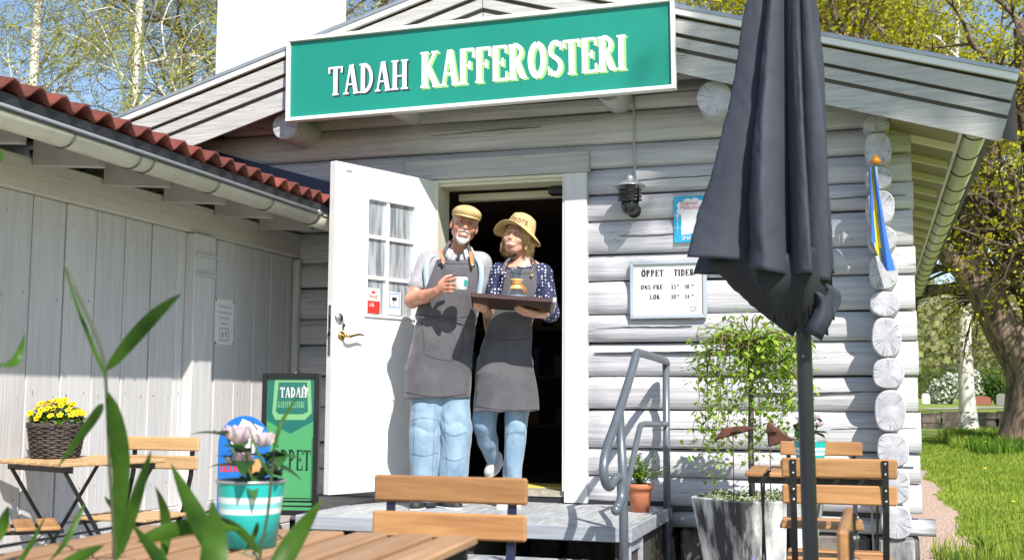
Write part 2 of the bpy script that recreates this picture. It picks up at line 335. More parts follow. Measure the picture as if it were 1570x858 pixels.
# long drying cracks in the wall logs
for k,(xa,xb,z,t) in enumerate(((-1.38,-.75,2.335,.0022),(-3.3,-.95,2.865,.003),(-1.66,-.35,1.262,.0045),(-.6,.2,.60,.003),(-.75,.1,1.02,.003),(-3.0,-2.0,2.70,.002),(-.25,.22,.815,.0025),(-1.3,-.8,.80,.002),(-1.65,-1.05,1.415,.0025),(-.4,.2,2.16,.0025),(-1.5,-1.0,1.985,.002))):
    V=[];n=26; c0=rnd.random()*9
    for i in range(n+1):
        s=i/n; x=xa+(xb-xa)*s; zz=z+.012*(s-.5)+.0025*math.sin(s*7+c0)+.0008*math.sin(s*31+c0); h=t*math.sin(PI*min(1,max(0,s)))**.6*(.6+.5*abs(math.sin(s*17+c0)))+.0003
        V+=[(x,-.0375,zz-h),(x,-.0375,zz+h),(x,-.015,zz)]
    mb=MB(); mb.add(V,[(3*i,3*i+3,3*i+4,3*i+1) for i in range(n)]+[(3*i+1,3*i+4,3*i+5,3*i+2) for i in range(n)]+[(3*i+2,3*i+5,3*i+3,3*i) for i in range(n)]); lp(mb.build('drying_crack',inkm))
# side wall (solid mass behind the log ends) and left/back walls
lp(MB().box(-.02,.125,.14,9.3,.3,2.62).build('side_wall',logm))
lp(MB().box(-5.3,-.02,9.15,9.3,.3,2.62).build('back_wall',logm))
lp(MB().box(-5.3,-5.15,.14,9.15,.3,2.62).build('side_wall',logm))
lp(MB().box(-5.2,-2.85,.15,.2,.3,2.65).box(-4.0,-2.85,.152,.198,2.651,3.0).box(-1.72,-.02,.15,.2,.3,2.75).box(-2.85,-1.72,.15,.2,2.39,3.2).build('inner_lining',boardm))
# foundation stones
for i,(x0,x1) in enumerate(((-1.14,-.62),(-.6,-.05),(-.03,.22),(-3.2,-2.6),(-2.55,-1.9),(-1.85,-1.18))):
    o=MB().box(x0,x1,.0,.45,-.1,.205 if x0>-1.2 else .158).build('foundation_stone',rockm,bevel=.02); lp(o)
lp(MB().box(-.0,.19,-.19,.5,-.05,.208).build('foundation_stone',concm,bevel=.01,label='concrete corner block under the stacked log ends'))
for i in range(7): lp(MB().box(-.02,.16,.55+i*1.2,1.65+i*1.2,-.1,.29).build('foundation_stone',rockm,bevel=.02))
# roof: two decks, metal edges, stepped barge boards
def slope_prism(mb,xa,xb,top_off,bot_off,y0,y1,mi=0,cuta=0,cutb=0):
    za,zb=roofz(xa),roofz(xb)
    vs=[]
    for y in (y0,y1):
        vs+=[(xa+cuta,y,za-bot_off),(xb+cutb,y,zb-bot_off),(xb,y,zb-top_off),(xa,y,za-top_off)]
    mb.add(vs,[(0,1,2,3),(7,6,5,4),(0,4,5,1),(1,5,6,2),(2,6,7,3),(3,7,4,0)],mi); return mb
AP=-2.28; XE=.785; XW=-5.6
for xa,xb,nm in ((AP,XE,'roof'),(XW,AP,'roof')):
    lp(slope_prism(MB(),xa,xb,.004,.03,-.412,9.4).build(nm,darkm)); lp(slope_prism(MB(),xa,xb-(0.0 if xb==AP else .05),.032,.07,-.372,9.38).build('roof_boarding',soffm))
specs=[('roof_edge_trim',whitem,.014,.050,-.4455),('barge_board',boardm,.072,.155,-.425),('barge_board',boardm,.182,.242,-.415),('barge_board',boardm,.270,.388,-.405)]
for xa,xb in ((AP+.003,XE-.02),(XW,AP-.003)): lp(slope_prism(MB(),xa,xb,.058,.375,-.395,-.374).build('barge_backing',mat('recess_shade_board',(.10,.09,.09),.8)))  # backing coloured near black to stand for the shadow lines between the boards
for nm,mm,a,b,y in specs:
    for xa,xb,ca,cb in ((AP+.003,XE-(.0 if nm[0]=='r' else .0)-a*.25,0,-(b-a)*.32),(XW,AP-.003,(b-a)*.32,0)):
        o=slope_prism(MB(),xa,xb,a,b,y,y+(.018 if nm[0]=='b' else .03),0,ca,cb).build(nm,mm); lp(o)
for xa,xb in ((AP,XE),(XW,AP)):
    lp(slope_prism(MB(),xa,xb,-.010,.013,-.452,-.30).build('roof_edge_capping',mat('grey_roof_sheet',(.42,.44,.47),.35,(.33,.35,.38),5,metal=.5))) 
# soffit under the right eave: boards with projecting rafters
lp(slope_prism(MB(),.12,.50,.362,.379,-.30,9.3).build('soffit',soffm))
for i in range(17):
    y=-.02+i*.54
    lp(slope_prism(MB(),.125,.465+rnd.uniform(-.015,.015),.330,.420,y,y+.035).build('rafter',creamm if 0 else mat('rafter_paint',(.72,.68,.50),.6)))
lp(slope_prism(MB(),.478,.494,.30,.385,-.36,9.3).build('fascia_board',trimm))
def half_gutter(r=.062,n=10,a0=180,a1=360):
    return [(r*math.cos(R_(a0+(a1-a0)*i/n)),r*math.sin(R_(a0+(a1-a0)*i/n))) for i in range(n+1)]
def gutter_mb(mb,x,z,y0,y1,r,mi=0,wall=.004,sl=0,lip=True,segs=1):
    o=half_gutter(r); i_=half_gutter(r-wall)[::-1]; pts=o+i_; n=len(pts)
    vs=[(x+p[0],y0,z+p[1]) for p in pts]+[(x+p[0],y1,z+p[1]+sl) for p in pts]
    fs=[(k,(k+1)%n,n+(k+1)%n,n+k) for k in range(n)]+[tuple(range(n))[::-1],tuple(range(n,2*n))]
    mb.add(vs,fs,mi,True)
    if lip: mb.tube([(x+r,y0,z),(x+r,y1,z+sl)],.007,6,mi); 
    return mb
GX,GZ,GR=.572,2.505,.073
lp(gutter_mb(MB(),GX,GZ,-.30,9.3,GR,sl=-.08).build('gutter',gutm))
for i in range(18):
    y=-.20+i*.54; mb=MB(); z=GZ-.08*(y+.3)/9.6
    pts=[(GX+(GR+.002)*math.cos(R_(a)),y,z+(GR+.002)*math.sin(R_(a))) for a in range(180,361,15)]
    mb.tube(pts,.0055,5); lp(mb.build('gutter_bracket',blackm))
# navy flashing where the shed roof meets the log wall
mb=MB(); pts=[(-4.95,2.85),(-3.08,2.300),(-3.08,2.20),(-4.95,2.60)]
mb.prism(pts,'y',-.075,-.03); lp(mb.build('roof_flashing',navym))
# door frame
lp(MB().box(-1.846,-1.700,-.062,.0,.340,2.394).build('door_casing',trimm,bevel=.004))
lp(MB().box(-2.93,-1.686,-.068,.0,2.396,2.529).build('door_header',boardm,bevel=.004))
lp(MB().box(-2.86,-2.735,-.062,.0,.340,2.394).build('door_casing',trimm,bevel=.004))
fr=mat('frame_cream',(.66,.64,.50),.5)
lp(MB().box(-2.733,-2.70,-.05,.16,.41,2.392).build('door_jamb',fr)); lp(MB().box(-1.858,-1.848,-.055,.16,.41,2.392).build('door_jamb',trimm))
lp(MB().box(-2.70,-1.858,-.052,.16,2.372,2.392).box(-2.70,-1.858,-.03,.16,2.352,2.3715).build('door_lintel',fr))
lp(MB().box(-2.66,-1.93,.24,.31,2.30,2.345).build('door_closer_rail',fr)); lp(MB().box(-2.0,-1.875,.12,.22,2.30,2.34).build('door_closer',blackm))
lp(MB().box(-2.74,-1.848,-.03,.16,.372,.408).build('threshold',mat('worn_threshold',(.45,.42,.34),.5,(.25,.23,.18),20)))
lp(MB().box(-2.42,-1.87,.162,.5,.402,.414).build('door_mat',mat('yellow_mat',(.62,.50,.10),.8)))
lp(MB().box(-2.9,-1.2,-.022,.0,.30,.368).build('base_trim',inkm))
# interior
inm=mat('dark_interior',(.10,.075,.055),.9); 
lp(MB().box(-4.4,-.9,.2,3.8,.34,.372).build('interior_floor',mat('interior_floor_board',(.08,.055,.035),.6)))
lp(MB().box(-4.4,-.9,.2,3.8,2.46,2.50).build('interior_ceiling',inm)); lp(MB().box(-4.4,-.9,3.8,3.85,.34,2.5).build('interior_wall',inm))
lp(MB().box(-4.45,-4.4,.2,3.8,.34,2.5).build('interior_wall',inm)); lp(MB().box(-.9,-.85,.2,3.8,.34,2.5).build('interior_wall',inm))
sh=thing('display_shelf','dark shelf rack with boxes and bags inside the doorway behind the couple','shelf',(-3.1,2.6,.372))
for k in range(4): MB().box(-.75,.95,0,.4,.35+k*.42,.38+k*.42).build('shelf_board',inm,sh)
for x in (-.75,.92): MB().box(x,x+.03,0,.4,0,1.8).build('upright',inm,sh)
sr=random.Random(5)
for k in range(3):
    for q in range(7):
        x=-.6+q*.21+sr.uniform(-.02,.02); hh=sr.uniform(.12,.28); c=sr.choice([(.10,.06,.03),(.22,.20,.17),(.10,.02,.01),(.16,.08,.02),(.03,.05,.07)])
        o=MB().box(x,x+sr.uniform(.09,.15),.05,.25,.382+k*.42,.382+k*.42+hh).build('coffee_bag',mat('bag_%d'%int(c[0]*100),c,.6),bevel=.006)
        o.location=sh.location; tag(o,'coffee bag on the dark shelf rack inside the doorway','bag','bags on the indoor shelf')
o=MB().box(-2.13,-1.97,2.2,2.205,1.17,1.42).build('interior_notice',mat('dim_paper',(.25,.23,.18),.7)); tag(o,'pale paper notice hanging in the dark room right of the woman','notice')
o=MB().box(-2.0,-1.85,2.0,2.2,.40,.72).build('orange_crate',mat('dull_orange',(.25,.05,.01),.6),bevel=.01); tag(o,'dull orange crate low in the dark doorway behind the woman','crate')
# chimney
MBc=MB(); chm=mat('chimney_plaster',(.80,.79,.76),.8,(.72,.71,.68),2,bump=.1,bscale=30)
ch=MB().box(-5.36,-4.60,1.5,2.48,2.8,6.4).build('chimney',chm,bevel=.008); lp(ch)
# ---------------- door leaf
class DMB(MB):      # leaf coordinates: first number = distance from the hinge (stored as -x)
    def build(s,*a,**k):
        s.v=[(-v[0],v[1],v[2]) for v in s.v]
        if k.get('loc') is not None: l=k['loc']; k['loc']=(-l[0],l[1],l[2])
        return MB.build(s,*a,**k)
da=R_(67); du=Vector((-math.cos(da),-math.sin(da),0)); dn=Vector((math.sin(da),-math.cos(da),0))
door=bpy.data.objects.new('door',None); COL.objects.link(door); door.parent=cabin
door.matrix_basis=Matrix.Translation((-2.70-CX,-.02,0))@Matrix(((-du.x,-dn.x,0,0),(-du.y,-dn.y,0,0),(0,0,1,0),(0,0,0,1)))
door['label']='white front door standing open with six ribbed glass panes'
mb=DMB(); w0,w1,z0,z1=.235,.632,1.482,2.188; T0,T1=0,.046
mb.box(.0,w0,T0,T1,.412,2.385).box(w1,.90,T0,T1,.412,2.385).box(w0,w1,T0,T1,.412,z0).box(w0,w1,T0,T1,z1,2.385)
mb.build('door_panel',whitem,door)
mb=DMB(); f=.018
mb.box(w0-f,w1+f,-.010,-.0005,z1,z1+f).box(w0-f,w1+f,-.010,-.0005,z0-f,z0).box(w0-f,w0,-.010,-.0005,z0,z1).box(w1,w1+f,-.010,-.0005,z0,z1)
mb.build('glazing_bead',trimm,door)
gx=(w0+w1)/2-.0; mb=DMB()
mb.box(gx-.011+.03,gx+.011+.03,-.004,.03,z0,z1)
for z in (1.960,1.708): mb.box(w0,w1,-.0035,.031,z-.011,z+.011)
mb.build('glazing_bar',whitem,door)
# ribbed glass: vertical flutes by bump, bright reflected streaks painted into the colour
rib=bpy.data.materials.new('ribbed_glass'); rib.use_nodes=True; b=rib.node_tree.nodes['Principled BSDF']; b.inputs['Base Color'].default_value=(.16,.19,.22,1); b.inputs['Roughness'].default_value=.16; b.inputs['Specular IOR Level'].default_value=1.0; b.inputs['Metallic'].default_value=.45
_t=rib.node_tree; _tc=_t.nodes.new('ShaderNodeTexCoord'); _mp=_t.nodes.new('ShaderNodeMapping'); _mp.inputs['Scale'].default_value=(1,1,.07); _nz=_t.nodes.new('ShaderNodeTexNoise'); _nz.inputs['Scale'].default_value=46; _nz.inputs['Detail'].default_value=3; _bb=_t.nodes.new('ShaderNodeBump'); _bb.inputs['Strength'].default_value=.9; _bb.inputs['Distance'].default_value=.006
_t.links.new(_tc.outputs['Object'],_mp.inputs[0]); _t.links.new(_mp.outputs[0],_nz.inputs['Vector']); _t.links.new(_nz.outputs[0],_bb.inputs['Height']); _t.links.new(_bb.outputs[0],b.inputs['Normal'])
_c=_t.nodes.new('ShaderNodeValToRGB'); _c.color_ramp.elements[0].position=.42; _c.color_ramp.elements[1].position=.6; _c.color_ramp.elements[0].color=(.27,.30,.34,1); _c.color_ramp.elements[1].color=(.62,.65,.69,1); _t.links.new(_nz.outputs[0],_c.inputs[0]); _t.links.new(_c.outputs[0],b.inputs['Base Color'])
for (a,bb_) in ((w0,gx+.019),(gx+.041,w1)):
    for (c,d) in ((z0,1.697),(1.719,1.949),(1.971,z1)):
        DMB().box(a,bb_,.012,.018,c,d).build('glass_pane',rib,door)
redm=mat('red_sticker',(.62,.03,.025),.5); bluem=mat('blue_sticker',(.03,.22,.62),.5); paperm=mat('white_paper',(.78,.78,.76),.6)
# the local x axis runs away from the hinge: seen from the camera x grows to the left
def DP(u0,z0_,yy=-.0): return lambda u,v,d: (u0-u,yy-d,z0_+v)
mb=DMB().box(.515,.618,.006,.0085,1.49,1.645,1).box(.515,.618,.0055,.006,1.49,1.565,0)
lettering(mb,'LÖR',DP(.605,1.53,.005),.022,mi=1); plain_text(mb,'Stäng!',lambda u,v,d:(.605-u,.0052,1.585+v),.03,0); mb.box(.555,.585,.005,.0055,1.612,1.625,0)
mb.build('sticker',[redm,mat('grey_sticker',(.6,.58,.58),.5)],door,label='red and white sticker in the lower left pane')
mb=DMB().box(.336,.443,.006,.0085,1.49,1.632,0).box(.344,.435,.0055,.006,1.535,1.625,1).box(.350,.429,.005,.0055,1.541,1.619,0).box(.372,.412,.0045,.005,1.578,1.600,2).box(.395,.40,.0045,.005,1.55,1.578,2)
mb.build('sticker',[paperm,bluem,inkm],door,label='blue framed camera sticker in the lower right pane')
mb=DMB(); mb.lathe([(.0,.02),(.022,.018),(.03,.008),(.032,0)],20,M=Matrix.Rotation(R_(90),4,'X')); 
o=mb.build('lock_rosette',chromem,door,loc=(.852,0,1.445))
mb=DMB(); mb.lathe([(.0,.014),(.02,.012),(.027,.004),(.029,0)],20,M=Matrix.Rotation(R_(90),4,'X')); mb.tube([(0,0,0),(0,-.045,0)],.009,8)
mb.tube([(0,-.045,0),(-.03,-.048,-.004),(-.07,-.048,.006),(-.105,-.048,.012),(-.135,-.05,.006)],[.010,.008,.007,.0065,.004],8)
mb.build('door_handle',brassm,door,loc=(.828,0,1.340))
mb=DMB(); mb.tube([(.828,-.012,1.436),(.826,-.016,1.41),(.824,-.014,1.38)],.002,5); mb.sphere((.824,-.016,1.402),.012,8,0,(1,.5,1)); mb.build('keys',blackm,door)
mb=DMB().box(.9001,.9025,.012,.034,1.22,1.52); mb.build('strike_plate',chromem,door); DMB().box(.9026,.908,.015,.031,1.335,1.36).box(.9026,.9035,.018,.028,1.38,1.46).build('latch',blackm,door)
DMB().box(.77,.815,-.004,-.0005,2.333,2.345).build('door_plate',mat('grey_plate',(.35,.34,.28),.5),door)
# ================================================================= red tiled shed
shed=thing('shed','long grey board shed with red tiled roof and white gutter along the left side','shed',(-3.74,-3,0))
def sp(o): o.parent=shed; o.location=Vector(o.location)-Vector((-3.74,-3,0)); return o
edges=[-6.0]
y=-5.7
ys=[-.12,-.353,-.562,-.785,-1.0]+[-1.45-.235*i for i in range(0,20)]
def plank(y0,y1):
    d=rnd.uniform(0,.006); rr=rnd.uniform(0,.004); mb=MB().box(-3.765,-3.742+d,y0+.005,y1-.005,.37,1.91)
    sp(mb.build('wall_board',shedm,bevel=.004))
    # narrow cover strip beside the joint
segs=[(-.13,-.012)]
yy=[-.13,-.353,-.562,-.785,-1.01,-1.21]
for a,b in zip(yy[1:],yy[:-1]): segs.append((a,b))
yy=[-1.21]+[-1.43-.236*i for i in range(0,19)]
for a,b in zip(yy[1:],yy[:-1]): segs.append((a,b))
for a,b in segs: plank(a,b)
mb=MB()
for a,b in segs:
    for zz in (.52,.98,1.44,1.80):
        for f_ in (.22,.78):
            y=a+(b-a)*f_+rnd.uniform(-.012,.012); z=zz+rnd.uniform(-.02,.02); rr=rnd.uniform(.0028,.0045)
            mb.add([(-3.7345,y+rr*math.cos(q*1.0472),z+rr*math.sin(q*1.0472)) for q in range(6)],[tuple(range(6))])
o=sp(mb.build('nail_heads',mat('rusty_nail',(.10,.06,.045),.8))); o['kind']='stuff'
sp(MB().box(-3.80,-3.766,-5.9,-.01,.0,1.95).build('wall_lining',mat('joint_shadow_board',(.16,.16,.16),.8)))
sp(MB().box(-3.78,-3.705,-5.9,-.02,1.912,2.075).build('wall_plate',shedh,bevel=.006))
sp(MB().box(-3.77,-3.722,-5.9,-.02,.315,.368).build('sill_ledge',shedm,bevel=.006))
for z0,z1 in ((.155,.305),(.0,.150)): sp(MB().box(-3.765,-3.735,-5.9,-.02,z0,z1).build('skirting_board',shedm,bevel=.004))
# pilaster with small blocks
sp(MB().box(-3.74,-3.675,-1.345,-1.135,.32,1.905).build('pilaster',shedm,bevel=.006))
for z in (1.775,1.665): sp(MB().box(-3.674,-3.655,-1.345,-1.135,z,z+.014).build('pilaster_block',shedm,bevel=.003))
sp(MB().box(-3.735,-3.69,-.07,-.02,.30,1.9).build('corner_trim',shedm,bevel=.006))
# rafters, soffit boards
soffs=mat('shed_eave_paint',(.46,.44,.41),.65,(.38,.36,.34),6)
for i in range(11):
    y=-.575-.5215*i
    mb=MB(); mb.prism([(-3.70,2.035),(-3.335,2.010),(-3.335,2.065),(-3.70,2.165)],'y',y-.024,y+.024); sp(mb.build('rafter_tail',soffs,bevel=.003))
mb=MB(); mb.prism([(-3.74,2.178),(-3.17,2.075),(-3.17,2.088),(-3.74,2.19)],'y',-5.9,-.03); sp(mb.build('eave_boarding',soffs))
mb=MB(); mb.prism([(-3.150,2.055),(-3.135,2.055),(-3.125,2.12),(-3.150,2.115)],'y',-5.9,-.04); sp(mb.build('drip_board',darkm))
gx_,gz_,gr_=-3.205,2.068,.064
sp(gutter_mb(MB(),gx_,gz_,-5.9,-.80,gr_,wall=.004).build('gutter',creamm))
sp(gutter_mb(MB(),gx_,gz_-.004,-.86,-.06,gr_+.003,wall=.003).build('gutter',creamm))
sp(MB().tube([(gx_+gr_+.001,-5.9,gz_+.006),(gx_+gr_+.001,-.62,gz_+.006)],.011,8).build('gutter_rim',chromem and mat('galvanised_rim',(.48,.50,.53),.4,metal=.4)))
for y in (-.87,): sp(MB().tube([(gx_+gr_,y-.03,gz_+.004),(gx_+gr_,y+.03,gz_+.004)],.018,8).build('gutter_clip',chromem))
for y in (-.87,-1.42,-1.98,-2.54,-2.64,-3.1,-3.66,-4.2,-4.8):
    pts=[(gx_+(gr_+.003)*math.cos(R_(a)),y,gz_+(gr_+.003)*math.sin(R_(a))) for a in range(180,361,15)]
    sp(MB().tube(pts,.0048,5).build('gutter_bracket',mat('bracket_grey',(.12,.12,.11),.5)))
# pantiles
def tile_mesh():
    mb=MB(); n=13; W=.142; L=.34; vs=[]
    for k in range(n):
        t=k/(n-1); x=t*(W+.012)
        z=-.026*math.cos(2*PI*t)+.012
        vs.append((x,z))
    V=[];F=[]
    for (l,dz) in ((0,0.0),(L,0.012)):
        for x,z in vs: V.append((l,x,z+dz))
        for x,z in vs: V.append((l,x,z+dz-.012))
    m=2*n
    for k in range(n-1):
        F+=[(k,k+1,m+k+1,m+k),(n+k,m+n+k,m+n+k+1,n+k+1),(k,n+k,n+k+1,k+1),(m+k,m+k+1,m+n+k+1,m+n+k)]
    F+=[(0,m,m+n,n),(n-1,2*n-1,m+2*n-1,m+n-1)]
    mb.add(V,F,0,True); return mb.build('roof_tile',tilem,mesh_only=True)
tm=tile_mesh(); sa=math.atan(.245)
for j in range(7):
    for i in range(40):
        y=-.045-.142*(i+1)
        xx=-3.435-.30*j; zz=2.110+.30*.245+.30*.245*j
        o=inst('roof_tile',tm,None,(xx+rnd.uniform(-.004,.004),y,zz+.03+rnd.uniform(-.003,.003)),(0,sa+rnd.uniform(-.01,.01),rnd.uniform(-.012,.012)))
        sp(o)
mb=MB(); mb.prism([(-6.0,2.9),(-3.16,2.112),(-3.16,2.10),(-6.0,2.85)],'y',-5.85,-.045); sp(mb.build('roof_underlay',darkm))
sp(MB().box(-6.0,-5.9,-5.9,-.05,0,2.85).build('back_wall',shedm)); sp(MB().box(-5.9,-3.8,-5.9,-5.85,0,2.1).build('end_wall',shedm))
# notice on shed
no=thing('paper_notice','small white paper notice with text and pink drawing pinned to the grey shed wall','notice',(-3.736,-.916,1.423))
MB().box(0,.002,-.11,.107,-.135,.135).build('sheet',paperm,no)
mb=MB()
for k,(tx,h) in enumerate((('Tack för att ni',.026),('stänger grinden och',.022),('ställer tillbaka',.022),('möblerna',.022))):
    plain_text(mb,tx,lambda u,v,d,k=k:(.0024,u,.085-k*.034+v),h,0,'CENTER',.9)
pk=mat('pink_print',(.70,.40,.36),.6); bl=mat('pale_blue_print',(.35,.48,.55),.6)
mb.box(.0022,.0024,-.055,.055,-.115,-.035,1).box(.0025,.0027,-.045,.045,-.106,-.044,2).box(.0028,.003,-.03,-.005,-.095,-.06,3).box(.0028,.003,.01,.032,-.09,-.052,3)
mb.build('print',[mat('grey_print',(.18,.17,.16),.6),pk,paperm,bl],no)
for yy_,zz_,c in ((-.1,.128,redm),(.098,.128,redm),(-.1,-.128,inkm),(.098,-.128,bluem)): MB().sphere((.004,yy_,zz_),.006,8).build('pin',c,no)
# ================================================================= ground (one sheet to the horizon)
def gh(x,y):
    # gentle rise of the far lawn behind the stone wall
    d=math.hypot(x,y+7.1); z=0
    if y<-.005 and x<.305: return -.03
    if y>36: z+=min(1,(y-36)/4)*.5+max(0,min(1,(y-40)/60))*.9
    if y>2: z+=.03*math.sin(x*.6+y*.23)*min(1,(y-2)/6)
    return z
def grid(x0,x1,y0,y1,nx,ny,fz,dz=0):
    vs=[];fs=[]
    for j in range(ny+1):
        for i in range(nx+1):
            x=x0+(x1-x0)*i/nx; y=y0+(y1-y0)*j/ny; vs.append((x,y,fz(x,y)+dz))
    for j in range(ny):
        for i in range(nx): a=j*(nx+1)+i; fs.append((a,a+1,a+nx+2,a+nx+1))
    return vs,fs
grassm=mat('lawn_grass',(.26,.32,.035),.9,(.13,.19,.02),1.2,bump=.5,bscale=60,lo=.3,hi=.7,detail=9)
mb=MB()
xs=[-900,-300,-120,-60,-30,-15]+[-8+i*1.0 for i in range(0,9)]+[.304,.306]+[1+i*1.0 for i in range(0,36)]+[45,60,90,150,400,900]
ys=[-60,-20,-9,-5,-2,-.5,-.01,-.004]+[1.5*i for i in range(1,50)]+[80,95,120,200,500,1200]
vs=[(x,y,gh(x,y)-.004) for y in ys for x in xs]; nx=len(xs)
mb.add(vs,[(j*nx+i,j*nx+i+1,(j+1)*nx+i+1,(j+1)*nx+i) for j in range(len(ys)-1) for i in range(nx-1)],0,True)
struct(mb.build('ground',grassm))
# paved terrace (slabs) where the tables stand
pavm=mat('terrace_slab',(.46,.45,.44),.85,(.30,.29,.28),4,bump=.4,bscale=40,var=.10)
paving=MB().box(-3.9,.30,-8.5,-.0,-.10,-.016).build('paving',mat('joint_sand',(.20,.18,.15),.95)); struct(paving)
pt=MB().box(-.198,.198,-.198,.198,0,.022).build('paving_slab',pavm,bevel=.004,mesh_only=True)
for i in range(9):
    for j in range(20):
        o=inst('paving_slab',pt,paving,(-3.52+.405*i+rnd.uniform(-.003,.003),-.25-.405*j,-.020+rnd.uniform(-.003,.003)),(0,0,rnd.uniform(-.01,.01)))
gravm=mat('pink_gravel',(.52,.40,.33),.95,(.28,.20,.165),90,bump=.6,bscale=120)
mb=MB(); pts=[(.0,.5),(.45,.3),(.62,1.2),(.56,2.4),(.60,3.6),(.52,9.5),(.1,9.5)]
vs,fs=grid(0,1,0,1,6,30,lambda x,y:0); V=[]
for x,y,z in vs:
    yy=-.0+y*10; w_=.66+.07*math.sin(yy*2.1)+.05*math.sin(yy*5.3); V.append((.12+x*w_*.72,yy,.004+gh(.12+x*w_*.72,yy)+.002))
mb.add(V,fs,0,True); struct(mb.build('gravel_path',gravm))
mb=MB(); gr=random.Random(3)
for k in range(3600):
    y=gr.random()**1.6*7.5+.0; x=.14+gr.random()*(.50+.06*math.sin(y*2.1)); s=gr.uniform(.006,.015)
    a=gr.random()*6; V=[(x+s*math.cos(a+q*1.57)*gr.uniform(.6,1),y+s*math.sin(a+q*1.57)*gr.uniform(.6,1),.005+gh(x,y)) for q in range(4)]+[(x,y,.006+s*.8+gh(x,y))]
    mb.add(V,[(0,1,4),(1,2,4),(2,3,4),(3,0,4)])
o=mb.build('gravel',gravm); o['kind']='stuff'; o['label']='loose pink grey gravel along the cabin wall'
# grass blades near the cabin, thinning with distance
def blades(name,n,region,h,mats,label,seed,wd=.004):
    g=random.Random(seed); V=[];F=[]
    for k in range(n):
        x,y=region(g)
        if x is None: continue
        z=gh(x,y); hh=h(g,x,y); a=g.random()*6.28; l=g.uniform(0,.6)*hh; w_=wd*g.uniform(.6,1.4)*(1+max(0,y)/9)
        dx,dy=math.cos(a),math.sin(a); o=len(V)
        V+=[(x-dy*w_,y+dx*w_,z),(x+dy*w_,y-dx*w_,z),(x+dx*l*.35+dy*w_*.7,y+dy*l*.35-dx*w_*.7,z+hh*.6),(x+dx*l*.35-dy*w_*.7,y+dy*l*.35+dx*w_*.7,z+hh*.6),(x+dx*l,y+dy*l,z+hh)]
        F+=[(o,o+1,o+2,o+3),(o+3,o+2,o+4)]
    mb=MB(); mb.add(V,F); o=mb.build(name,mats); o['kind']='stuff'; o['label']=label; return o
gl=leafmat('grass_blade',(.37,.45,.07),(.20,.30,.04),.45,.6,1.0)
def reg1(g):
    y=-.6+g.random()**1.5*26; hw=.60+.05*math.sin(y*2.1); x0=hw; x1=1.2+(y+7.1)*.16
    x=x0+(g.random())*(x1-x0); 
    if y<0: x=g.uniform(.32,1.5)
    return x,y
def hh1(g,x,y):
    m=mnoise.noise(Vector((x*.9,y*.35,2))); b=.035+max(0,m)*.07
    if 19<y<26 and x>1.5: b+=.16
    return b*g.uniform(.5,1.5)
blades('grass',60000,reg1,hh1,gl,'bright green lawn grass beside the cabin',11)
def reg2(g):
    y=16+g.random()*11; x=1.8+g.random()*(y*.11)
    return x,y
blades('grass',9000,reg2,lambda g,x,y:g.uniform(.08,.30),leafmat('tall_grass',(.16,.30,.03),(.07,.15,.015),.4),'longer dark green grass under the birch and the oak',12,.005)
def reg3(g): return g.uniform(.32,.95),-.6+g.random()*1.6
blades('grass',900,reg3,lambda g,x,y:g.uniform(.05,.17),gl,'rough grass growing at the edge of the gravel by the corner',13)
# strap-leaved plants at the gravel edge
def strap_plant(name,x,y,n,h,seed,label,m,wd=.016):
    g=random.Random(seed); t=thing(name,label,'plant',(x,y,0))
    for k in range(n):
        a=g.random()*6.28; hh=h*g.uniform(.6,1.1); l=hh*g.uniform(.3,.8); V=[];F=[]; N_=6
        for i in range(N_+1):
            s=i/N_; r=l*s**1.6; z=hh*(s-.35*s*s*s); w_=wd*math.sin(PI*min(1,.15+s*.85))*(1-s*.3)+.001
            for q in (-1,0,1): V.append((math.cos(a)*r-math.sin(a)*w_*q,math.sin(a)*r+math.cos(a)*w_*q,z-(.003 if q==0 else 0)))
        for i in range(N_): b=i*3; F+=[(b,b+1,b+4,b+3),(b+1,b+2,b+5,b+4)]
        MB().add(V,F,0,True).build('leaf',m,t)
    return t
gleaf=leafmat('strap_leaf',(.13,.24,.03),(.05,.12,.02),.3)
strap_plant('tulip_plant',.62,.75,7,.22,5,'broad leaved green plant at the gravel edge nearest the cabin corner',gleaf,.02)
strap_plant('grass_tussock',1.05,1.15,11,.42,6,'tall thin grass tussock on the lawn right of the gravel',gleaf,.006)
strap_plant('dandelion_plant',.42,.35,8,.13,8,'low dandelion plant with yellow flower in the gravel by the corner',gleaf,.014)
# dandelions on the lawn
ym=mat('dandelion_yellow',(.75,.55,.02),.6); dg=random.Random(8)
dm=MB().lathe([(.001,.012),(.014,.010),(.018,.004),(.012,0)],8,(0,0,.10)).tube([(0,0,0),(0,0,.1)],.002,4,1).build('dandelion',[ym,gleaf],mesh_only=True)
for k in range(26):
    y=dg.uniform(1,20); x=1.0+dg.random()*(y*.16+.8)
    o=inst('dandelion',dm,None,(x,y,gh(x,y))); o.scale=(1+y*.05,)*3; tag(o,'yellow dandelion flower in the lawn right of the cabin','flower','dandelions in the lawn')
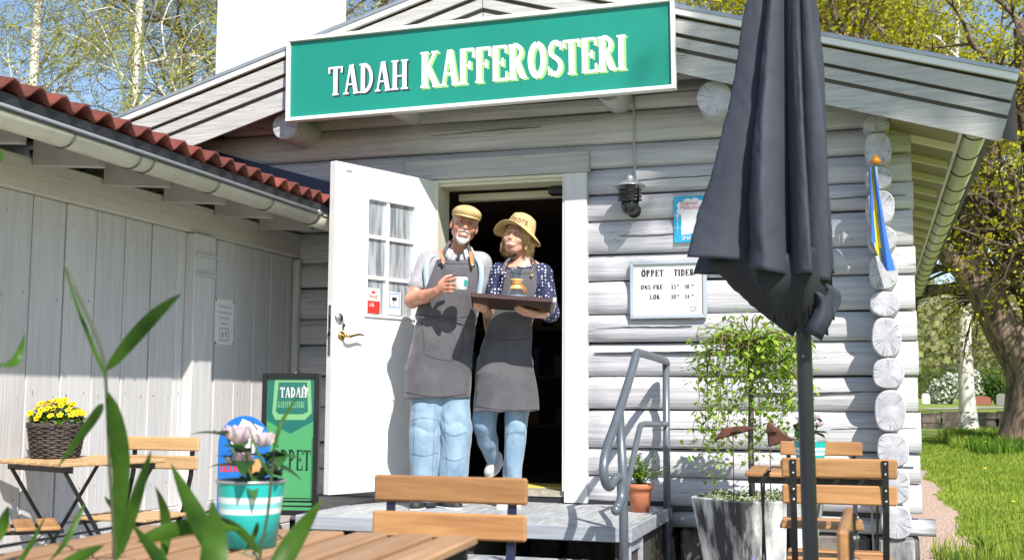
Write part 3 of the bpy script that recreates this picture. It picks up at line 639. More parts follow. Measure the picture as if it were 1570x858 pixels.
# ================================================================= distance: wall, hedge, graves, shrubs, trees
def rough_stone(mb,x0,x1,y0,y1,z0,z1,seed):
    g=random.Random(seed); P=[]
    for z in (z0,z1):
        for (x,y) in ((x0,y0),(x1,y0),(x1,y1),(x0,y1)): P.append((x+g.uniform(-.04,.04),y+g.uniform(-.04,.04),z+g.uniform(-.03,.03)))
    return mb.add(P,[(0,1,5,4),(1,2,6,5),(2,3,7,6),(3,0,4,7),(4,5,6,7)])
sw=thing('dry_stone_wall','low grey field stone wall across the far lawn behind the birch','stone wall',(6,36,0))
g=random.Random(21); x=-3.5
while x<14:
    wd=g.uniform(.45,.95); z=0.0; top=.62+g.uniform(-.06,.05)
    while z<top-.1:
        h=min(g.uniform(.2,.42),top-z); mb=MB(); rough_stone(mb,x+g.uniform(0,.05)-6,x+wd-6,-.25,.35,z,z+h,g.random()); mb.build('stone',rockm2 if 0 else mat('field_stone',(.22,.18,.155),.9,(.10,.08,.075),3,bump=.6),sw); z+=h+.01
    x+=wd+.02
def leaf_cloud(mb,pts,size,g,mi=0):
    for p in pts:
        s=size*g.uniform(.6,1.4); a=Vector((g.gauss(0,1),g.gauss(0,1),g.gauss(0,1))).normalized(); b=a.orthogonal().normalized(); c=a.cross(b)
        t=g.random()*6.28; u_=b*math.cos(t)+c*math.sin(t); v_=a.cross(u_)
        p=Vector(p); mb.add([p-u_*s*.5,p+v_*s*.28,p+u_*s*.5,p-v_*s*.28],[(0,1,2,3)],mi)
def blob_bush(name,label,cat,x,y,rx,ry,rz,n,size,mats,seed,mis=None,group=None,squash=1):
    g=random.Random(seed); t=thing(name,label,cat,(x,y,gh(x,y)),0,group); pts=[]
    mb=MB()
    lob=[(g.uniform(-.6,.6)*rx,g.uniform(-.6,.6)*ry,g.uniform(.35,.8)*rz,g.uniform(.35,.6)) for k in range(9)]
    for k in range(n):
        cx_,cy_,cz_,q=g.choice(lob); d=Vector((g.gauss(0,1),g.gauss(0,1),g.gauss(0,1))).normalized()*g.uniform(.55,1)**.5
        p=(cx_+d.x*rx*q,cy_+d.y*ry*q,max(.02,cz_+d.z*rz*q)); leaf_cloud(mb,[p],size,g,0 if (mis is None or g.random()>mis) else 1)
    mb.build('foliage',mats,t)
    st=MB()
    for k in range(5): st.tube([(0,0,0),(g.uniform(-.4,.4)*rx,g.uniform(-.4,.4)*ry,rz*.6)],[.05*rz,.02*rz],5)
    st.build('stem',mat('twig_bark',(.10,.075,.055),.9),t); return t
hedgem=leafmat('hedge_leaf',(.20,.27,.03),(.08,.13,.015),.3)
g=random.Random(31); mb=MB()
for k in range(26000):
    x=g.uniform(-6,34); f=g.random(); y=78+g.uniform(-.5,.8); z=g.uniform(0,1.95)+.06*math.sin(x*2)
    leaf_cloud(mb,[(x-14,y-78,z)],.16,g)
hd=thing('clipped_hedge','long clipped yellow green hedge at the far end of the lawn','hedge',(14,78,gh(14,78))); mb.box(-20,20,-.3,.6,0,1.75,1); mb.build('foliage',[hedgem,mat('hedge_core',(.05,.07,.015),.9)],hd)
wf=leafmat('white_blossom',(.85,.83,.78),(.6,.62,.5),.2); dgr=leafmat('shrub_leaf',(.10,.18,.03),(.03,.07,.012),.3)
blob_bush('blossom_shrub','white flowering shrub on the far lawn left of the birch trunk','shrub',3.45,58,.75,.8,1.35,2600,.17,[wf,dgr],41,.35)
blob_bush('blossom_shrub','white flowering shrub on the far lawn right of the birch trunk','shrub',4.75,60,.85,.8,1.5,2600,.17,[wf,dgr],42,.4)
blob_bush('evergreen_shrub','dark green shrub on the far lawn beside the red stones','shrub',6.1,60,.8,.8,1.2,2200,.16,[dgr],43)
def stone_slab(name,label,cat,x,y,wd,h,t,m,group=None):
    o=MB(); pts=[(-wd/2,0),(wd/2,0),(wd/2,h*.8),(wd*.3,h),(-wd*.3,h),(-wd/2,h*.8)]; o.prism(pts,'y',0,t); o=o.build(name,m,loc=(x,y,gh(x,y)),bevel=.02); return tag(o,label,cat,group)
stone_slab('gravestone','pale gravestone standing on the far lawn beside the cabin corner','gravestone',2.45,56,.40,.55,.2,mat('pale_stone',(.62,.62,.60),.8))
stone_slab('gravestone','low dark red granite gravestone between the white shrub and the oak','gravestone',5.0,57,1.2,.45,.3,mat('red_granite',(.30,.10,.07),.6))
for k,(x,y) in enumerate(((5.9,55),(7.4,59))): stone_slab('gravestone',('small grey gravestone nearest the dark shrub far off','grey gravestone far off beyond the oak trunk')[k],'gravestone',x,y,.45,.6,.2,mat('dull_stone',(.22,.21,.20),.8))
mb=MB(); V=[];n=24
for i in range(n+1):
    s=i/n; x=2.2+s*20; y=45.5+s*9.5; z=gh(x,y)+.03
    V+=[(x,y,z),(x-.3,y+1.5,gh(x-.3,y+1.5)+.03)]
mb.add(V,[(2*i,2*i+2,2*i+3,2*i+1) for i in range(n)],0,True); struct(mb.build('footpath',mat('pale_path',(.42,.40,.38),.9,(.34,.32,.30),3)))
for k,x in enumerate((5.2,8.9)): 
    tag(MB().box(-.03,.03,-.03,.03,0,1.0).box(-.05,.05,-.04,.04,.98,1.03).build('fence_post',blackm,loc=(x,44,gh(x,44))),('thin dark post beside the far footpath left of the birch trunk','thin dark post beside the far footpath right of the birch trunk')[k],'post')
# ---------------------------------------------------------------- trees
class Tree:
    def __init__(s,seed): s.g=random.Random(seed); s.wood=MB(); s.tips=[]; s.twig=MB()
    def branch(s,p,d,L,r,lvl,maxl,droop=0,wig=.25,split=(3,5),ratio=.62,thin=.5,sub_from=.3,up=0):
        g=s.g; n=max(3,int(6-lvl*.7)); path=[Vector(p)]; rad=[r]; d=Vector(d).normalized(); pts=[(Vector(p),d.copy(),r)]
        for i in range(n):
            d=(d+Vector((g.gauss(0,wig),g.gauss(0,wig),g.gauss(0,wig)-droop*(i+1)/n*(lvl/maxl)+up))).normalized()
            path.append(path[-1]+d*L/n); rr=r*(1-(1-thin)*(i+1)/n); rad.append(rr); pts.append((path[-1],d.copy(),rr))
        (s.wood if lvl<=maxl-2 else s.twig).tube(path,rad,8 if lvl==0 else (6 if lvl==1 else (4 if lvl<maxl-1 else 3)),0,False)
        if lvl>=maxl-1:
            for i in range(1,len(path)): s.tips.append((path[i],d.copy()))
        if lvl<maxl:
            k=g.randint(*split)
            for q in range(k):
                t=sub_from+(1-sub_from)*(q+g.random())/k; i=min(n,max(1,int(t*n+.5))); bp,bd,br=pts[i]
                a=g.uniform(.35,.95); ax=bd.orthogonal().normalized(); ax=Matrix.Rotation(g.random()*6.28,3,bd)@ax
                nd=Matrix.Rotation(a,3,ax)@bd
                s.branch(bp,nd,L*ratio*g.uniform(.75,1.15),max(br*.62,.004),lvl+1,maxl,droop,wig,split,ratio,thin,.15,up)
            bp,bd,br=pts[-1]; s.branch(bp,bd,L*ratio,br*.9,lvl+1,maxl,droop,wig,split,ratio,thin,.15,up)
    def leaves(s,n,size,spread,mi=0,cl=1):
        g=s.g; mb=MB(); V=[];F=[]
        for k in range(n//cl):
            p,d=g.choice(s.tips); c0=p+Vector((g.gauss(0,spread),g.gauss(0,spread),g.gauss(0,spread)))
            for q in range(cl):
                c=c0+Vector((g.gauss(0,size*.8),g.gauss(0,size*.8),g.gauss(0,size*.8))) if cl>1 else c0
                sz=size*g.uniform(.6,1.4); a=Vector((g.gauss(0,1),g.gauss(0,1),g.gauss(0,1))).normalized(); b=a.orthogonal().normalized(); e=a.cross(b); o=len(V)
                V+=[tuple(c-b*sz*.5),tuple(c+e*sz*.35),tuple(c+b*sz*.5),tuple(c-e*sz*.35)]; F.append((o,o+1,o+2,o+3))
        mb.add(V,F); return mb
barko=mat('oak_bark',(.25,.175,.125),.95,(.05,.036,.028),5,(2.2,2.2,.5),1.0,7,lo=.38,hi=.6)
birchm=mat('birch_bark',(.74,.70,.64),.8,(.06,.05,.045),4,(1,1,3.0),.3,12,lo=.36,hi=.46)
twigm=mat('twig_bark',(.10,.075,.055),.9)
oakl=leafmat('young_oak_leaf',(.66,.60,.03),(.36,.37,.025),.5,.5,.5)
birl=leafmat('young_birch_leaf',(.58,.55,.12),(.36,.34,.08),.5,.5,.3)
budl=leafmat('bare_bud',(.42,.34,.20),(.26,.19,.11),.3,.7,.3)
farl=leafmat('hazy_wood_leaf',(.31,.31,.13),(.23,.24,.10),.3,.8,.08)  # distance haze put into the colour: leaf tones desaturated and drawn closer together
def finish(t,tr,lm,n,size,spread,bark,cl=1,tw=twigm):
    tr.wood.build('trunk',bark,t); tr.twig.build('branch',tw,t)
    tr.leaves(n,size,spread,0,cl).build('crown',lm,t)
# the oak: broad trunk, low fork with two heavy limbs to the left
ot=thing('oak_tree','old gnarled oak with thick dark forked trunk and yellow young leaves at the right edge','tree',(3.18,19.7,0))
T=Tree(101); g=T.g
T.wood.tube([(0,0,-.1),(-.02,0,.25),(0,0,.7),(.05,0,1.3),(.04,0,1.9)],[.98,.72,.60,.58,.62],14,0,False)
def limb(pts,rads,subs,L,maxl=4):
    T.wood.tube(pts,rads,10,0,False)
    P=[Vector(p) for p in pts]
    for k in range(subs):
        i=g.randint(1,len(P)-2) if k<subs-2 else len(P)-1; bd=(P[i]-P[i-1]).normalized(); ax=Matrix.Rotation(g.random()*6.28,3,bd)@bd.orthogonal().normalized()
        nd=Matrix.Rotation(g.uniform(.3,1.0),3,ax)@bd; T.branch(P[i],nd,L*g.uniform(.7,1.1),rads[i]*.5,1,maxl,.05,.22,(3,4),.66,.5,.2,.02)
limb([(0,0,1.5),(-.55,-.1,2.5),(-.95,-.2,3.3),(-1.15,-.1,4.3),(-1.25,0,5.4),(-1.7,.1,6.6),(-2.0,.2,8.2)],[.48,.40,.32,.30,.26,.20,.12],9,2.5)
limb([(-.75,-.15,2.9),(-1.35,-.3,3.75),(-1.85,-.5,4.3),(-2.35,-.6,5.3),(-2.9,-.8,6.6),(-3.3,-.9,7.9),(-3.9,-1,9.6)],[.26,.22,.19,.17,.14,.11,.06],9,2.3)
limb([(.1,0,1.6),(.25,.1,2.7),(.15,.15,4.0),(.3,.2,5.5),(.1,.2,7.2),(0,0,9.0)],[.52,.40,.34,.28,.2,.12],9,2.6)
limb([(.25,0,1.8),(.9,-.2,2.8),(1.5,-.4,4.0),(2.1,-.5,5.6),(2.8,-.4,7.4)],[.42,.32,.26,.2,.12],6,2.6)
limb([(-1.7,.1,6.4),(-3.0,-.2,7.1),(-4.4,-.5,7.7),(-5.8,-.8,8.2),(-7.4,-1,8.6)],[.2,.16,.12,.09,.05],9,2.2)
limb([(-1.9,.1,7.6),(-2.9,.4,8.8),(-4.3,.6,9.9),(-5.6,.9,10.8)],[.14,.12,.09,.05],7,2.2)
finish(ot,T,oakl,36000,.085,.13,barko,3)
print('oak tips',len(T.tips))
# birch in front of the wall
bt=thing('birch_tree','slender white birch on the lawn just left of the big oak','tree',(2.35,26.2,0)); T=Tree(102)
T.wood.tube([(0,0,-.1),(0,0,.35),(-.03,0,1),(-.05,0,2.6),(.0,0,4.2),(.05,0,6.2),(-.1,.1,9),(.1,.2,12)],[.42,.25,.215,.19,.17,.15,.11,.05],10,0,False)
for k in range(16):
    z=T.g.uniform(2.2,11); a=T.g.random()*6.28; T.branch((0,0,z),(math.cos(a),math.sin(a),.25 if z>4 else .55),1.9,.045,1,3,.5,.25,(3,4),.6,.5,.2)
finish(bt,T,birl,6500,.085,.12,birchm,2)
# birches over the shed roof, upper left
def birch(x,y,h,r,seed,label,lean=(0,0),n=9000,limbs=15,forks=0,white=1,group=None,lm=None,size=.05):
    t=thing('birch_tree',label,'tree',(x,y,0),0,group); T=Tree(seed); g=T.g
    P=[];R=[]
    for i in range(9):
        s=i/8; P.append((lean[0]*s**1.5+g.uniform(-.08,.08),lean[1]*s,h*s)); R.append(r*(1-.85*s)+.01)
    T.wood.tube(P,R,9,0,False)
    for k in range(limbs):
        s=g.uniform(.22,.97); i=int(s*8); p=Vector(P[i]).lerp(Vector(P[min(8,i+1)]),s*8-i); a=g.random()*6.28
        T.branch(p,(math.cos(a),math.sin(a),.75),h*.17*(1.35-s*.5),r*.34*(1.2-s),1,4,.28,.2,(3,4),.64,.5,.2)
    finish(t,T,lm or birl,n,size,.10,birchm if white else twigm,2); return t
birch(-17.9,14,16,.17,201,'leftmost white birch rising above the red tiled roof',(.3,0),38000,17)
birch(-15.2,14,16.5,.15,202,'second white birch from the left above the red tiled roof',(.2,0),38000,18)
birch(-13.3,14.5,17,.14,203,'white birch leaning right above the end of the tiled roof',(2.6,.4),36000,24)
birch(-20.5,17,17,.16,204,'birch at the far left edge behind the leftmost trunk',(.6,0),34000,22)
def roundtree(name,label,x,y,h,r,seed,lm,n,size,bark=None,spread=.2,group=None,L=None,cat='tree',ml=4,first=.3):
    t=thing(name,label,cat,(x,y,gh(x,y) if y<100 else 0),0,group); T=Tree(seed); g=T.g
    T.wood.tube([(0,0,-.2),(0,0,h*.3),(g.uniform(-.3,.3),0,h*.55),(g.uniform(-.5,.5),0,h*.85)],[r,r*.8,r*.5,r*.15],8,0,False)
    for k in range(12):
        z=h*g.uniform(first,.85); a=k*2.4+g.random(); T.branch((0,0,z),(math.cos(a),math.sin(a),.5),(L or h*.28)*(1.25-z/h*.6),r*.4,1,ml,.0,.25,(3,4),.64,.5,.2)
    finish(t,T,lm,n,size,spread,bark or twigm,2); return t
roundtree('bare_tree','reddish brown still leafless tree left of the white chimney',-15.6,20,15.5,.2,301,budl,16000,.06,ml=4)
roundtree('leafy_tree','hazy bare spring tree right of the white chimney',-14.2,25,17,.28,302,budl,22000,.08)
roundtree('leafy_tree','bright green young tree low behind the roof left of the chimney',-14.4,17.5,9.3,.12,303,leafmat('bright_leaf',(.33,.42,.05),(.16,.24,.03),.4),12000,.08,L=1.7)
roundtree('leafy_tree','yellow green tree behind the ridge right of the shop sign',-2.0,26,14.5,.3,304,oakl,22000,.12,barko)
roundtree('leafy_tree','yellow green tree behind the right eave of the cabin',0.4,30,16,.35,305,oakl,22000,.12,barko)
roundtree('leafy_tree','tall tree behind the oak at the right edge',7.0,31,16,.35,306,oakl,20000,.12,barko)
# far wood on a low hill
g=random.Random(61); mb=MB(); V=[];n=40
hill=MB(); vs,fs=grid(-160,200,110,330,36,10,lambda x,y: .5+max(0,min(1,(y-125)/150))*20*(.75+.25*math.sin(x*.02+1))-.0); hill.add(vs,fs,0,True); struct(hill.build('wooded_hill',mat('far_forest_floor',(.10,.11,.04),.95,(.06,.07,.025),.05)))
fw=MB(); V=[];F=[]
for k in range(760):
    y=g.uniform(112,300); x=g.uniform(-.55,.55)*y+g.uniform(-5,5)+8; z0=.5+max(0,min(1,(y-125)/150))*18; h=g.uniform(7,13); 
    col=1 if g.random()<.3 else 0
    for q in range(190):
        d=Vector((g.gauss(0,1),g.gauss(0,1),g.gauss(0,1))).normalized()*g.random()**.4
        c=Vector((x+d.x*h*.33,y+d.y*h*.33,z0+h*.58+d.z*h*.42)); s=g.uniform(.35,.8)*h*.045*(1+y/400)
        a=Vector((g.gauss(0,1),g.gauss(0,1),g.gauss(0,1))).normalized(); b=a.orthogonal().normalized(); e=a.cross(b); o=len(V)
        V+=[tuple(c-b*s),tuple(c+e*s*.7),tuple(c+b*s),tuple(c-e*s*.7)]; F.append((o,o+1,o+2,o+3))
fw.add(V,F); o=fw.build('forest',farl); o['kind']='stuff'; o['label']='hazy olive green spring wood on the hill beyond the hedge'
# shade tree standing right of the terrace, outside the picture (the source of the dappled shade on the eave)
st=thing('shade_tree','tall spring tree standing on the right of the terrace behind the camera','tree',(6.35,-7.7,0)); T=Tree(401)
T.wood.tube([(0,0,-.1),(0,0,4),(.1,0,9),(.0,0,13.6)],[.26,.2,.13,.04],8,0,False)
for k in range(9): T.branch((0,0,12.0+k*.18),(math.cos(k*2.4),math.sin(k*2.4),.8),.85,.04,1,3,0,.2,(3,4),.62,.5,.2,.05)
T.tips=[q for q in T.tips if (q[0].z+1.27*(q[0].y-7.7+.42))>3.23-.293*abs(q[0].x+6.35+.78*(q[0].y-7.7+.42)+2.28) and q[0].x+6.35+.78*(q[0].y-7.28)>-1.0]
finish(st,T,oakl,20000,.14,.10,barko,2)
# ================================================================= entrance platform, steps, hand rail
pf=thing('entrance_platform','low grey plank platform with pale metal edge in front of the open door','platform',(-2.05,-.6,0))
def pp(mb,name,m,b=0,root=pf): 
    o=mb.build(name,m,root,bevel=b); o.location=-Vector(root.location); return o
x=-3.02; PX1=-1.205
i=0
while x<PX1-.02:
    xe=min(x+.226,PX1); pp(MB().box(x+.002,xe-.002,-1.235,-.035,.297,.335+rnd.uniform(-.0015,.0015)),'plank',platm,.003); x=xe
pp(MB().box(-3.03,PX1+.01,-1.262,-1.2365,.262,.336),'front_edge',mat('edge_board',(.36,.38,.42),.6,(.24,.26,.30),4,(.4,4,8),.2),.004)
pp(MB().box(PX1+.001,PX1+.024,-1.262,-.04,.262,.336),'side_edge',mat('edge_board',(.36,.38,.42),.6),.004)
pp(MB().box(-3.05,-3.026,-1.262,-.04,.262,.336),'side_edge',mat('edge_board',(.36,.38,.42),.6),.004)
for x in (-2.98,-2.1,-1.28): pp(MB().box(x,x+.06,-1.19,-.1,.022,.296),'support',mat('dark_timber',(.05,.045,.04),.9))
for x in (-1.245,): pp(MB().box(x,x+.05,-1.22,-1.19,.03,.262).box(x,x+.05,-.9,-.88,.03,.262).box(x+.01,x+.04,-1.19,-.9,.2,.262),'metal_bracket',mat('edge_board',(.36,.38,.42),.6),.003)
stp=thing('entrance_step','grey plank step below the platform in front of the door','step',(-1.9,-1.55,0))
x=-2.55
while x<-1.30:
    xe=min(x+.226,-1.29); pp(MB().box(x+.002,xe-.002,-1.66,-1.245,.135,.168),'plank',platm,.003,stp); x=xe
pp(MB().box(-2.56,-1.28,-1.685,-1.6615,.105,.169),'front_edge',mat('edge_board',(.36,.38,.42),.6),.004,stp)
for x in (-2.5,-1.9,-1.35): pp(MB().box(x,x+.05,-1.64,-1.26,.022,.134),'support',mat('dark_timber',(.05,.045,.04),.9),0,stp)
def smooth(pts,k=4):
    P=[Vector(p) for p in pts]; out=[]
    for i in range(len(P)-1):
        p0=P[max(i-1,0)];p1=P[i];p2=P[i+1];p3=P[min(i+2,len(P)-1)]
        for j in range(k):
            t=j/k; out.append(.5*((2*p1)+(-p0+p2)*t+(2*p0-5*p1+4*p2-p3)*t*t+(-p0+3*p1-3*p2+p3)*t**3))
    out.append(P[-1]); return out
hr=thing('hand_rail','bent grey steel tube hand rail with hooked end right of the platform','hand rail',(-1.16,-.7,0))
HX=-1.165
pp(MB().tube([(-1.195,-.13,.02),(-1.195,-.13,1.19)],.0215,10),'post',railm,0,hr)
top=[(-1.195,-.13,1.175),(-1.193,-.16,1.2),(-1.20,-.5,1.215),(-1.215,-.86,1.225),(-1.218,-.92,1.215),(-1.225,-1.05,1.10),(-1.230,-1.40,.86),(-1.232,-1.58,.75),(-1.232,-1.66,.66),(-1.228,-1.64,.585),(-1.222,-1.575,.56),(-1.215,-1.52,.585)]
pp(MB().tube(smooth(top,5),.0225,10),'rail',railm,0,hr)
pp(MB().tube(smooth([(-1.215,-1.52,.585),(-1.205,-1.475,.60),(-1.195,-1.45,.57),(-1.19,-1.46,.50),(-1.20,-1.52,.455)],5),.0225,10).sphere((-1.201,-1.535,.447),.0255,10),'rail_end',railm,0,hr)
pp(MB().tube([(-1.228,-1.32,.92),(-1.198,-1.38,.60),(-1.19,-1.39,.0)],.0225,10),'post',railm,0,hr)
pp(MB().tube(smooth([(-1.195,-.13,.83),(-1.20,-.5,.835),(-1.208,-.80,.84),(-1.21,-.90,.81),(-1.205,-1.15,.62),(-1.197,-1.35,.50)],4),.0165,8),'middle_rail',railm,0,hr)
# ================================================================= shop sign
sg=thing('shop_sign','large green shop sign with white frame reading TADAH KAFFEROSTERI across the gable','sign',(-2.33,-.475,3.03))
SW,SH=2.475,.50; tilt=math.radians(-.35)
sg.rotation_euler=(0,math.radians(-.7),0)
greenm=mat('sign_green',(.008,.245,.185),.38,(.007,.225,.168),2); lg=mat('letter_pale_green',(.30,.62,.18),.5); wl=mat('letter_white',(.80,.78,.80),.5); dk=mat('letter_shadow',(.02,.035,.05),.5)
MB().box(-SW/2,SW/2,0,.028,-SH/2,SH/2).build('board',greenm,sg)
fw_=.025; mb=MB()
mb.box(-SW/2-fw_,SW/2+fw_,-.022,.034,SH/2,SH/2+fw_).box(-SW/2-fw_,SW/2+fw_,-.022,.034,-SH/2-fw_,-SH/2)
mb.build('frame',whitem,sg,bevel=.003)
MB().box(-SW/2-fw_,-SW/2-.0005,-.0215,.0335,-SH/2+.0005,SH/2-.0005).box(SW/2+.0005,SW/2+fw_,-.0215,.0335,-SH/2+.0005,SH/2-.0005).build('frame',whitem,sg,bevel=.003)
def sign_text(txt,u0,v0,h,xs,gap,shc,dx,dz,hf=None,bold=1.0,slope=0):
    for nm,mm,ox,oz,yy in (('letter_shadow',shc,dx,dz,-.0012),('letters',wl,0,0,-.0035)):
        mb=MB(); lettering(mb,txt,lambda u,v,d:(u0+u+ox,yy-d,v0+slope*u+v+oz),h,xs,gap,bold=bold,height=hf); mb.build(nm,mm,sg)
sign_text('TADAH',-.965,-.128,.190,.905,.036,dk,.011,-.010,None,1.0,.0)
sign_text('KAFFEROSTERI',-.335,-.132,.222,.845,.020,lg,.013,-.009,lambda u:1.03-.08*min(1,max(0,u/1.4)),1.12,.0)
# hanging support hooks of the sign on the barge boards
for x in (-.9,.9): MB().box(x-.02,x+.02,.028,.10,.05,.09).build('mounting_bracket',blackm,sg)
# ================================================================= wall lamp with its cable
wlp=thing('wall_lamp','round metal wall lamp with louvred shade hanging beside the door','lamp',(-1.405,-.155,2.235))
galv=mat('galvanised_steel',(.55,.56,.58),.35,(.42,.43,.45),12,metal=.5)
mb=MB(); mb.lathe([(.001,.078),(.03,.074),(.055,.062),(.088,.046),(.098,.036),(.096,.033),(.03,.048)],28); mb.build('shade',galv,wlp)
mb=MB(); mb.sphere((0,0,.082),.026,12); mb.build('dome',galv,wlp)
for k in range(4): MB().lathe([(.045,.022-k*.021),(.074,.016-k*.021),(.075,.012-k*.021),(.046,.019-k*.021)],24).build('louvre',blackm,wlp)
MB().lathe([(.034,.045),(.034,-.06)],20).build('glass',glassmat('lamp_glass',(.9,.9,.85),.05),wlp)
for a in (20,140,260): MB().tube([(.052*math.cos(R_(a)),.052*math.sin(R_(a)),.04),(.052*math.cos(R_(a)),.052*math.sin(R_(a)),-.075)],.0035,5).build('rod',blackm,wlp)
mb=MB(); mb.lathe([(.001,-.062),(.050,-.062),(.055,-.075),(.055,-.098),(.046,-.120),(.028,-.134),(.001,-.140)],24); mb.build('base',mat('black_gloss',(.02,.02,.022),.15),wlp)
MB().tube([(0,.02,-.105),(0,.14,-.095)],.02,8).lathe([(.045,0),(.045,.012),(.001,.014)],20,(0,.135,-.095),0,Matrix.Rotation(R_(90),4,'X')).build('wall_mount',blackm,wlp)
mb=MB(); mb.tube([(.003,.118,.70),(.005,.119,.5),(.001,.121,.34),(.009,.121,.2),(.005,.123,.10),(.03,.13,-.03),(.0,.135,-.08)],.0065,6); mb.build('cable',mat('grey_cable',(.45,.44,.44),.6),wlp)
# ================================================================= wall signs
op=thing('opening_hours_sign','white framed opening hours board reading ÖPPET TIDER on the log wall','sign',(-1.192,-.045,1.642))
op.rotation_euler=(0,0,0)
W2,H2=.235,.178
whs=mat('sign_white_face',(.76,.75,.76),.35); sil=mat('silver_frame',(.52,.56,.62),.3,metal=.35)
MB().box(-W2+.02,W2-.02,-.004,.012,-H2+.02,H2-.02).build('panel',whs,op)
for a in (-1,1): MB().prism([(-W2,a*H2),(W2,a*H2),(W2-.024,a*(H2-.024)),(-W2+.024,a*(H2-.024))],'y',-.018,.014).build('frame',sil,op,bevel=.004)
for a in (-1,1): MB().prism([(a*W2,-H2),(a*W2,H2),(a*(W2-.024),H2-.024),(a*(W2-.024),-H2+.024)],'y',-.0175,.0135).build('frame',sil,op,bevel=.004)
mb=MB(); Q=lambda u0,v0: (lambda u,v,d:(u0+u,-.0052-d,v0+v))
def ctext(t,uc,v,h,xs=1.05,bold=1.35): w_=text_width(t,h,xs,.08); lettering(mb,t,Q(uc-w_/2,v),h,xs,.08,bold=bold)
ctext('ÖPPET',-.095,.082,.040); ctext('TIDER:',.105,.082,.040)
ctext('ONS-FRE',-.100,.003,.027,1.15); ctext('13',.035,.003,.027,1.15); ctext('-18',.112,.003,.027,1.0)
ctext('LÖR',-.080,-.058,.027,1.15); ctext('10',.035,-.058,.027,1.15); ctext('-14',.112,-.058,.027,1.0)
for (u_,v_) in ((.062,.018),(.150,.018),(.062,-.043),(.150,-.043)): ctext('00',u_,v_,.011,1.2)
# small steaming cup drawing
c0=(.150,-.118); pts=[(c0[0]-.016,c0[1]+.01),(c0[0]-.012,c0[1]-.012),(c0[0]+.012,c0[1]-.012),(c0[0]+.016,c0[1]+.01)]
for a,b in zip(pts,pts[1:]+pts[:1]): mb.tube([(a[0],-.0052,a[1]),(b[0],-.0052,b[1])],.0009,4)
mb.tube([(c0[0]+.016,-.0052,c0[1]+.004),(c0[0]+.024,-.0052,c0[1]),(c0[0]+.014,-.0052,c0[1]-.006)],.0008,4); mb.tube([(c0[0]-.02,-.0052,c0[1]-.014),(c0[0]+.02,-.0052,c0[1]-.014)],.0009,4); mb.tube([(c0[0],-.0052,c0[1]+.012),(c0[0]+.004,-.0052,c0[1]+.018),(c0[0]-.002,-.0052,c0[1]+.024)],.0007,4)
mb.build('lettering',inkm,op)
rs=thing('regional_food_sign','small blue and white Regional Matkultur sign partly behind the closed parasol','sign',(-1.055,-.045,2.072))
cy=mat('sign_cyan',(.02,.36,.62),.35); rw,rh=.098,.142
MB().box(-rw,rw,0,.012,-rh,rh).build('panel',cy,rs)
mb=MB(); 
mb.prism([(-rw+.045,-rh+.045),(rw-.004,-rh+.06),(rw-.004,.10),(-rw+.045,.10)],'y',-.0006,0,0)
for (cx_,cz_,r) in ((-.05,.085,.030),(-.015,.105,.028),(.03,.108,.026),(.065,.095,.024),(-.055,.05,.026)): mb.prism([(cx_+r*math.cos(R_(a)),cz_+r*.8*math.sin(R_(a))) for a in range(0,360,24)],'y',-.0009-r*.01,0,0)
mb.tube([(-.078,-.001,-.12),(-.078,-.001,.0)],.004,6,0,True,.3)
for q in (-.006,0,.006): mb.tube([(-.078+q,-.001,0),(-.078+q,-.001,.035)],.0017,4)
mb.box(-rw,rw-.01,-.0008,0,.022,.024,0).box(-rw,-.02,-.0008,0,-.052,-.050,0)
plain_text(mb,'SMÅLAND',lambda u,v,d:(-.052+u,-.0012,-.128+v),.036,0,xs=.85)
mb.build('print',wl,rs)
mb=MB(); plain_text(mb,'Regional',lambda u,v,d:(-.060+u,-.0022,.088+v),.033,0,xs=.95); plain_text(mb,'Matkultur',lambda u,v,d:(-.060+u,-.0022,.060+v),.033,0,xs=.95); mb.build('lettering',mat('pink_ink',(.72,.10,.14),.5),rs)
# ================================================================= swedish flag on the log end column
fg=thing('flag','small blue and yellow Swedish flag hanging limp from a short pole on the log ends','flag',(.035,-.225,2.31))
MB().tube([(0,-.06,0),(.004,-.03,-.35),(.006,-.0,-.48)],.0075,8).build('pole',mat('pale_green_pole',(.25,.42,.38),.5),fg)
MB().lathe([(.001,.05),(.006,.045),(.012,.036),(.026,.02),(.028,.008),(.02,-.004),(.008,-.008)],14,(0,-.062,0)).build('finial',mat('orange_knob',(.75,.25,.01),.35),fg)
fb=mat('flag_blue',(.01,.13,.50),.65,sheen=.3); fy=mat('flag_yellow',(.80,.62,.02),.65)
mb=MB(); V=[];nu,nv=12,22
for j in range(nv+1):
    v=j/nv
    for i in range(nu+1):
        u=i/nu; wd=.036+.088*v**1.1
        x=-.030+wd*(u-.28)+.030*v; y=-.068-.022*math.sin(u*9+v*1.5)-.01*v; z=-.02-.62*v+(.10*(1-u)*v**3) -(.03*u*v)
        if v>.72: z+= .13*(v-.72)/.28*abs(u-.62)*1.2
        V.append((x,y,z))
F=[];MI=[]
for j in range(nv):
    for i in range(nu):
        a=j*(nu+1)+i; mb_i=1 if (4<=i+int(j*.12)-0<=6) else 0
        F.append((a,a+1,a+nu+2,a+nu+1)); MI.append(mb_i)
mb.v=V; mb.f=F; mb.mi=MI; mb.sm=[True]*len(F)
o=mb.build('cloth',[fb,fy],fg)
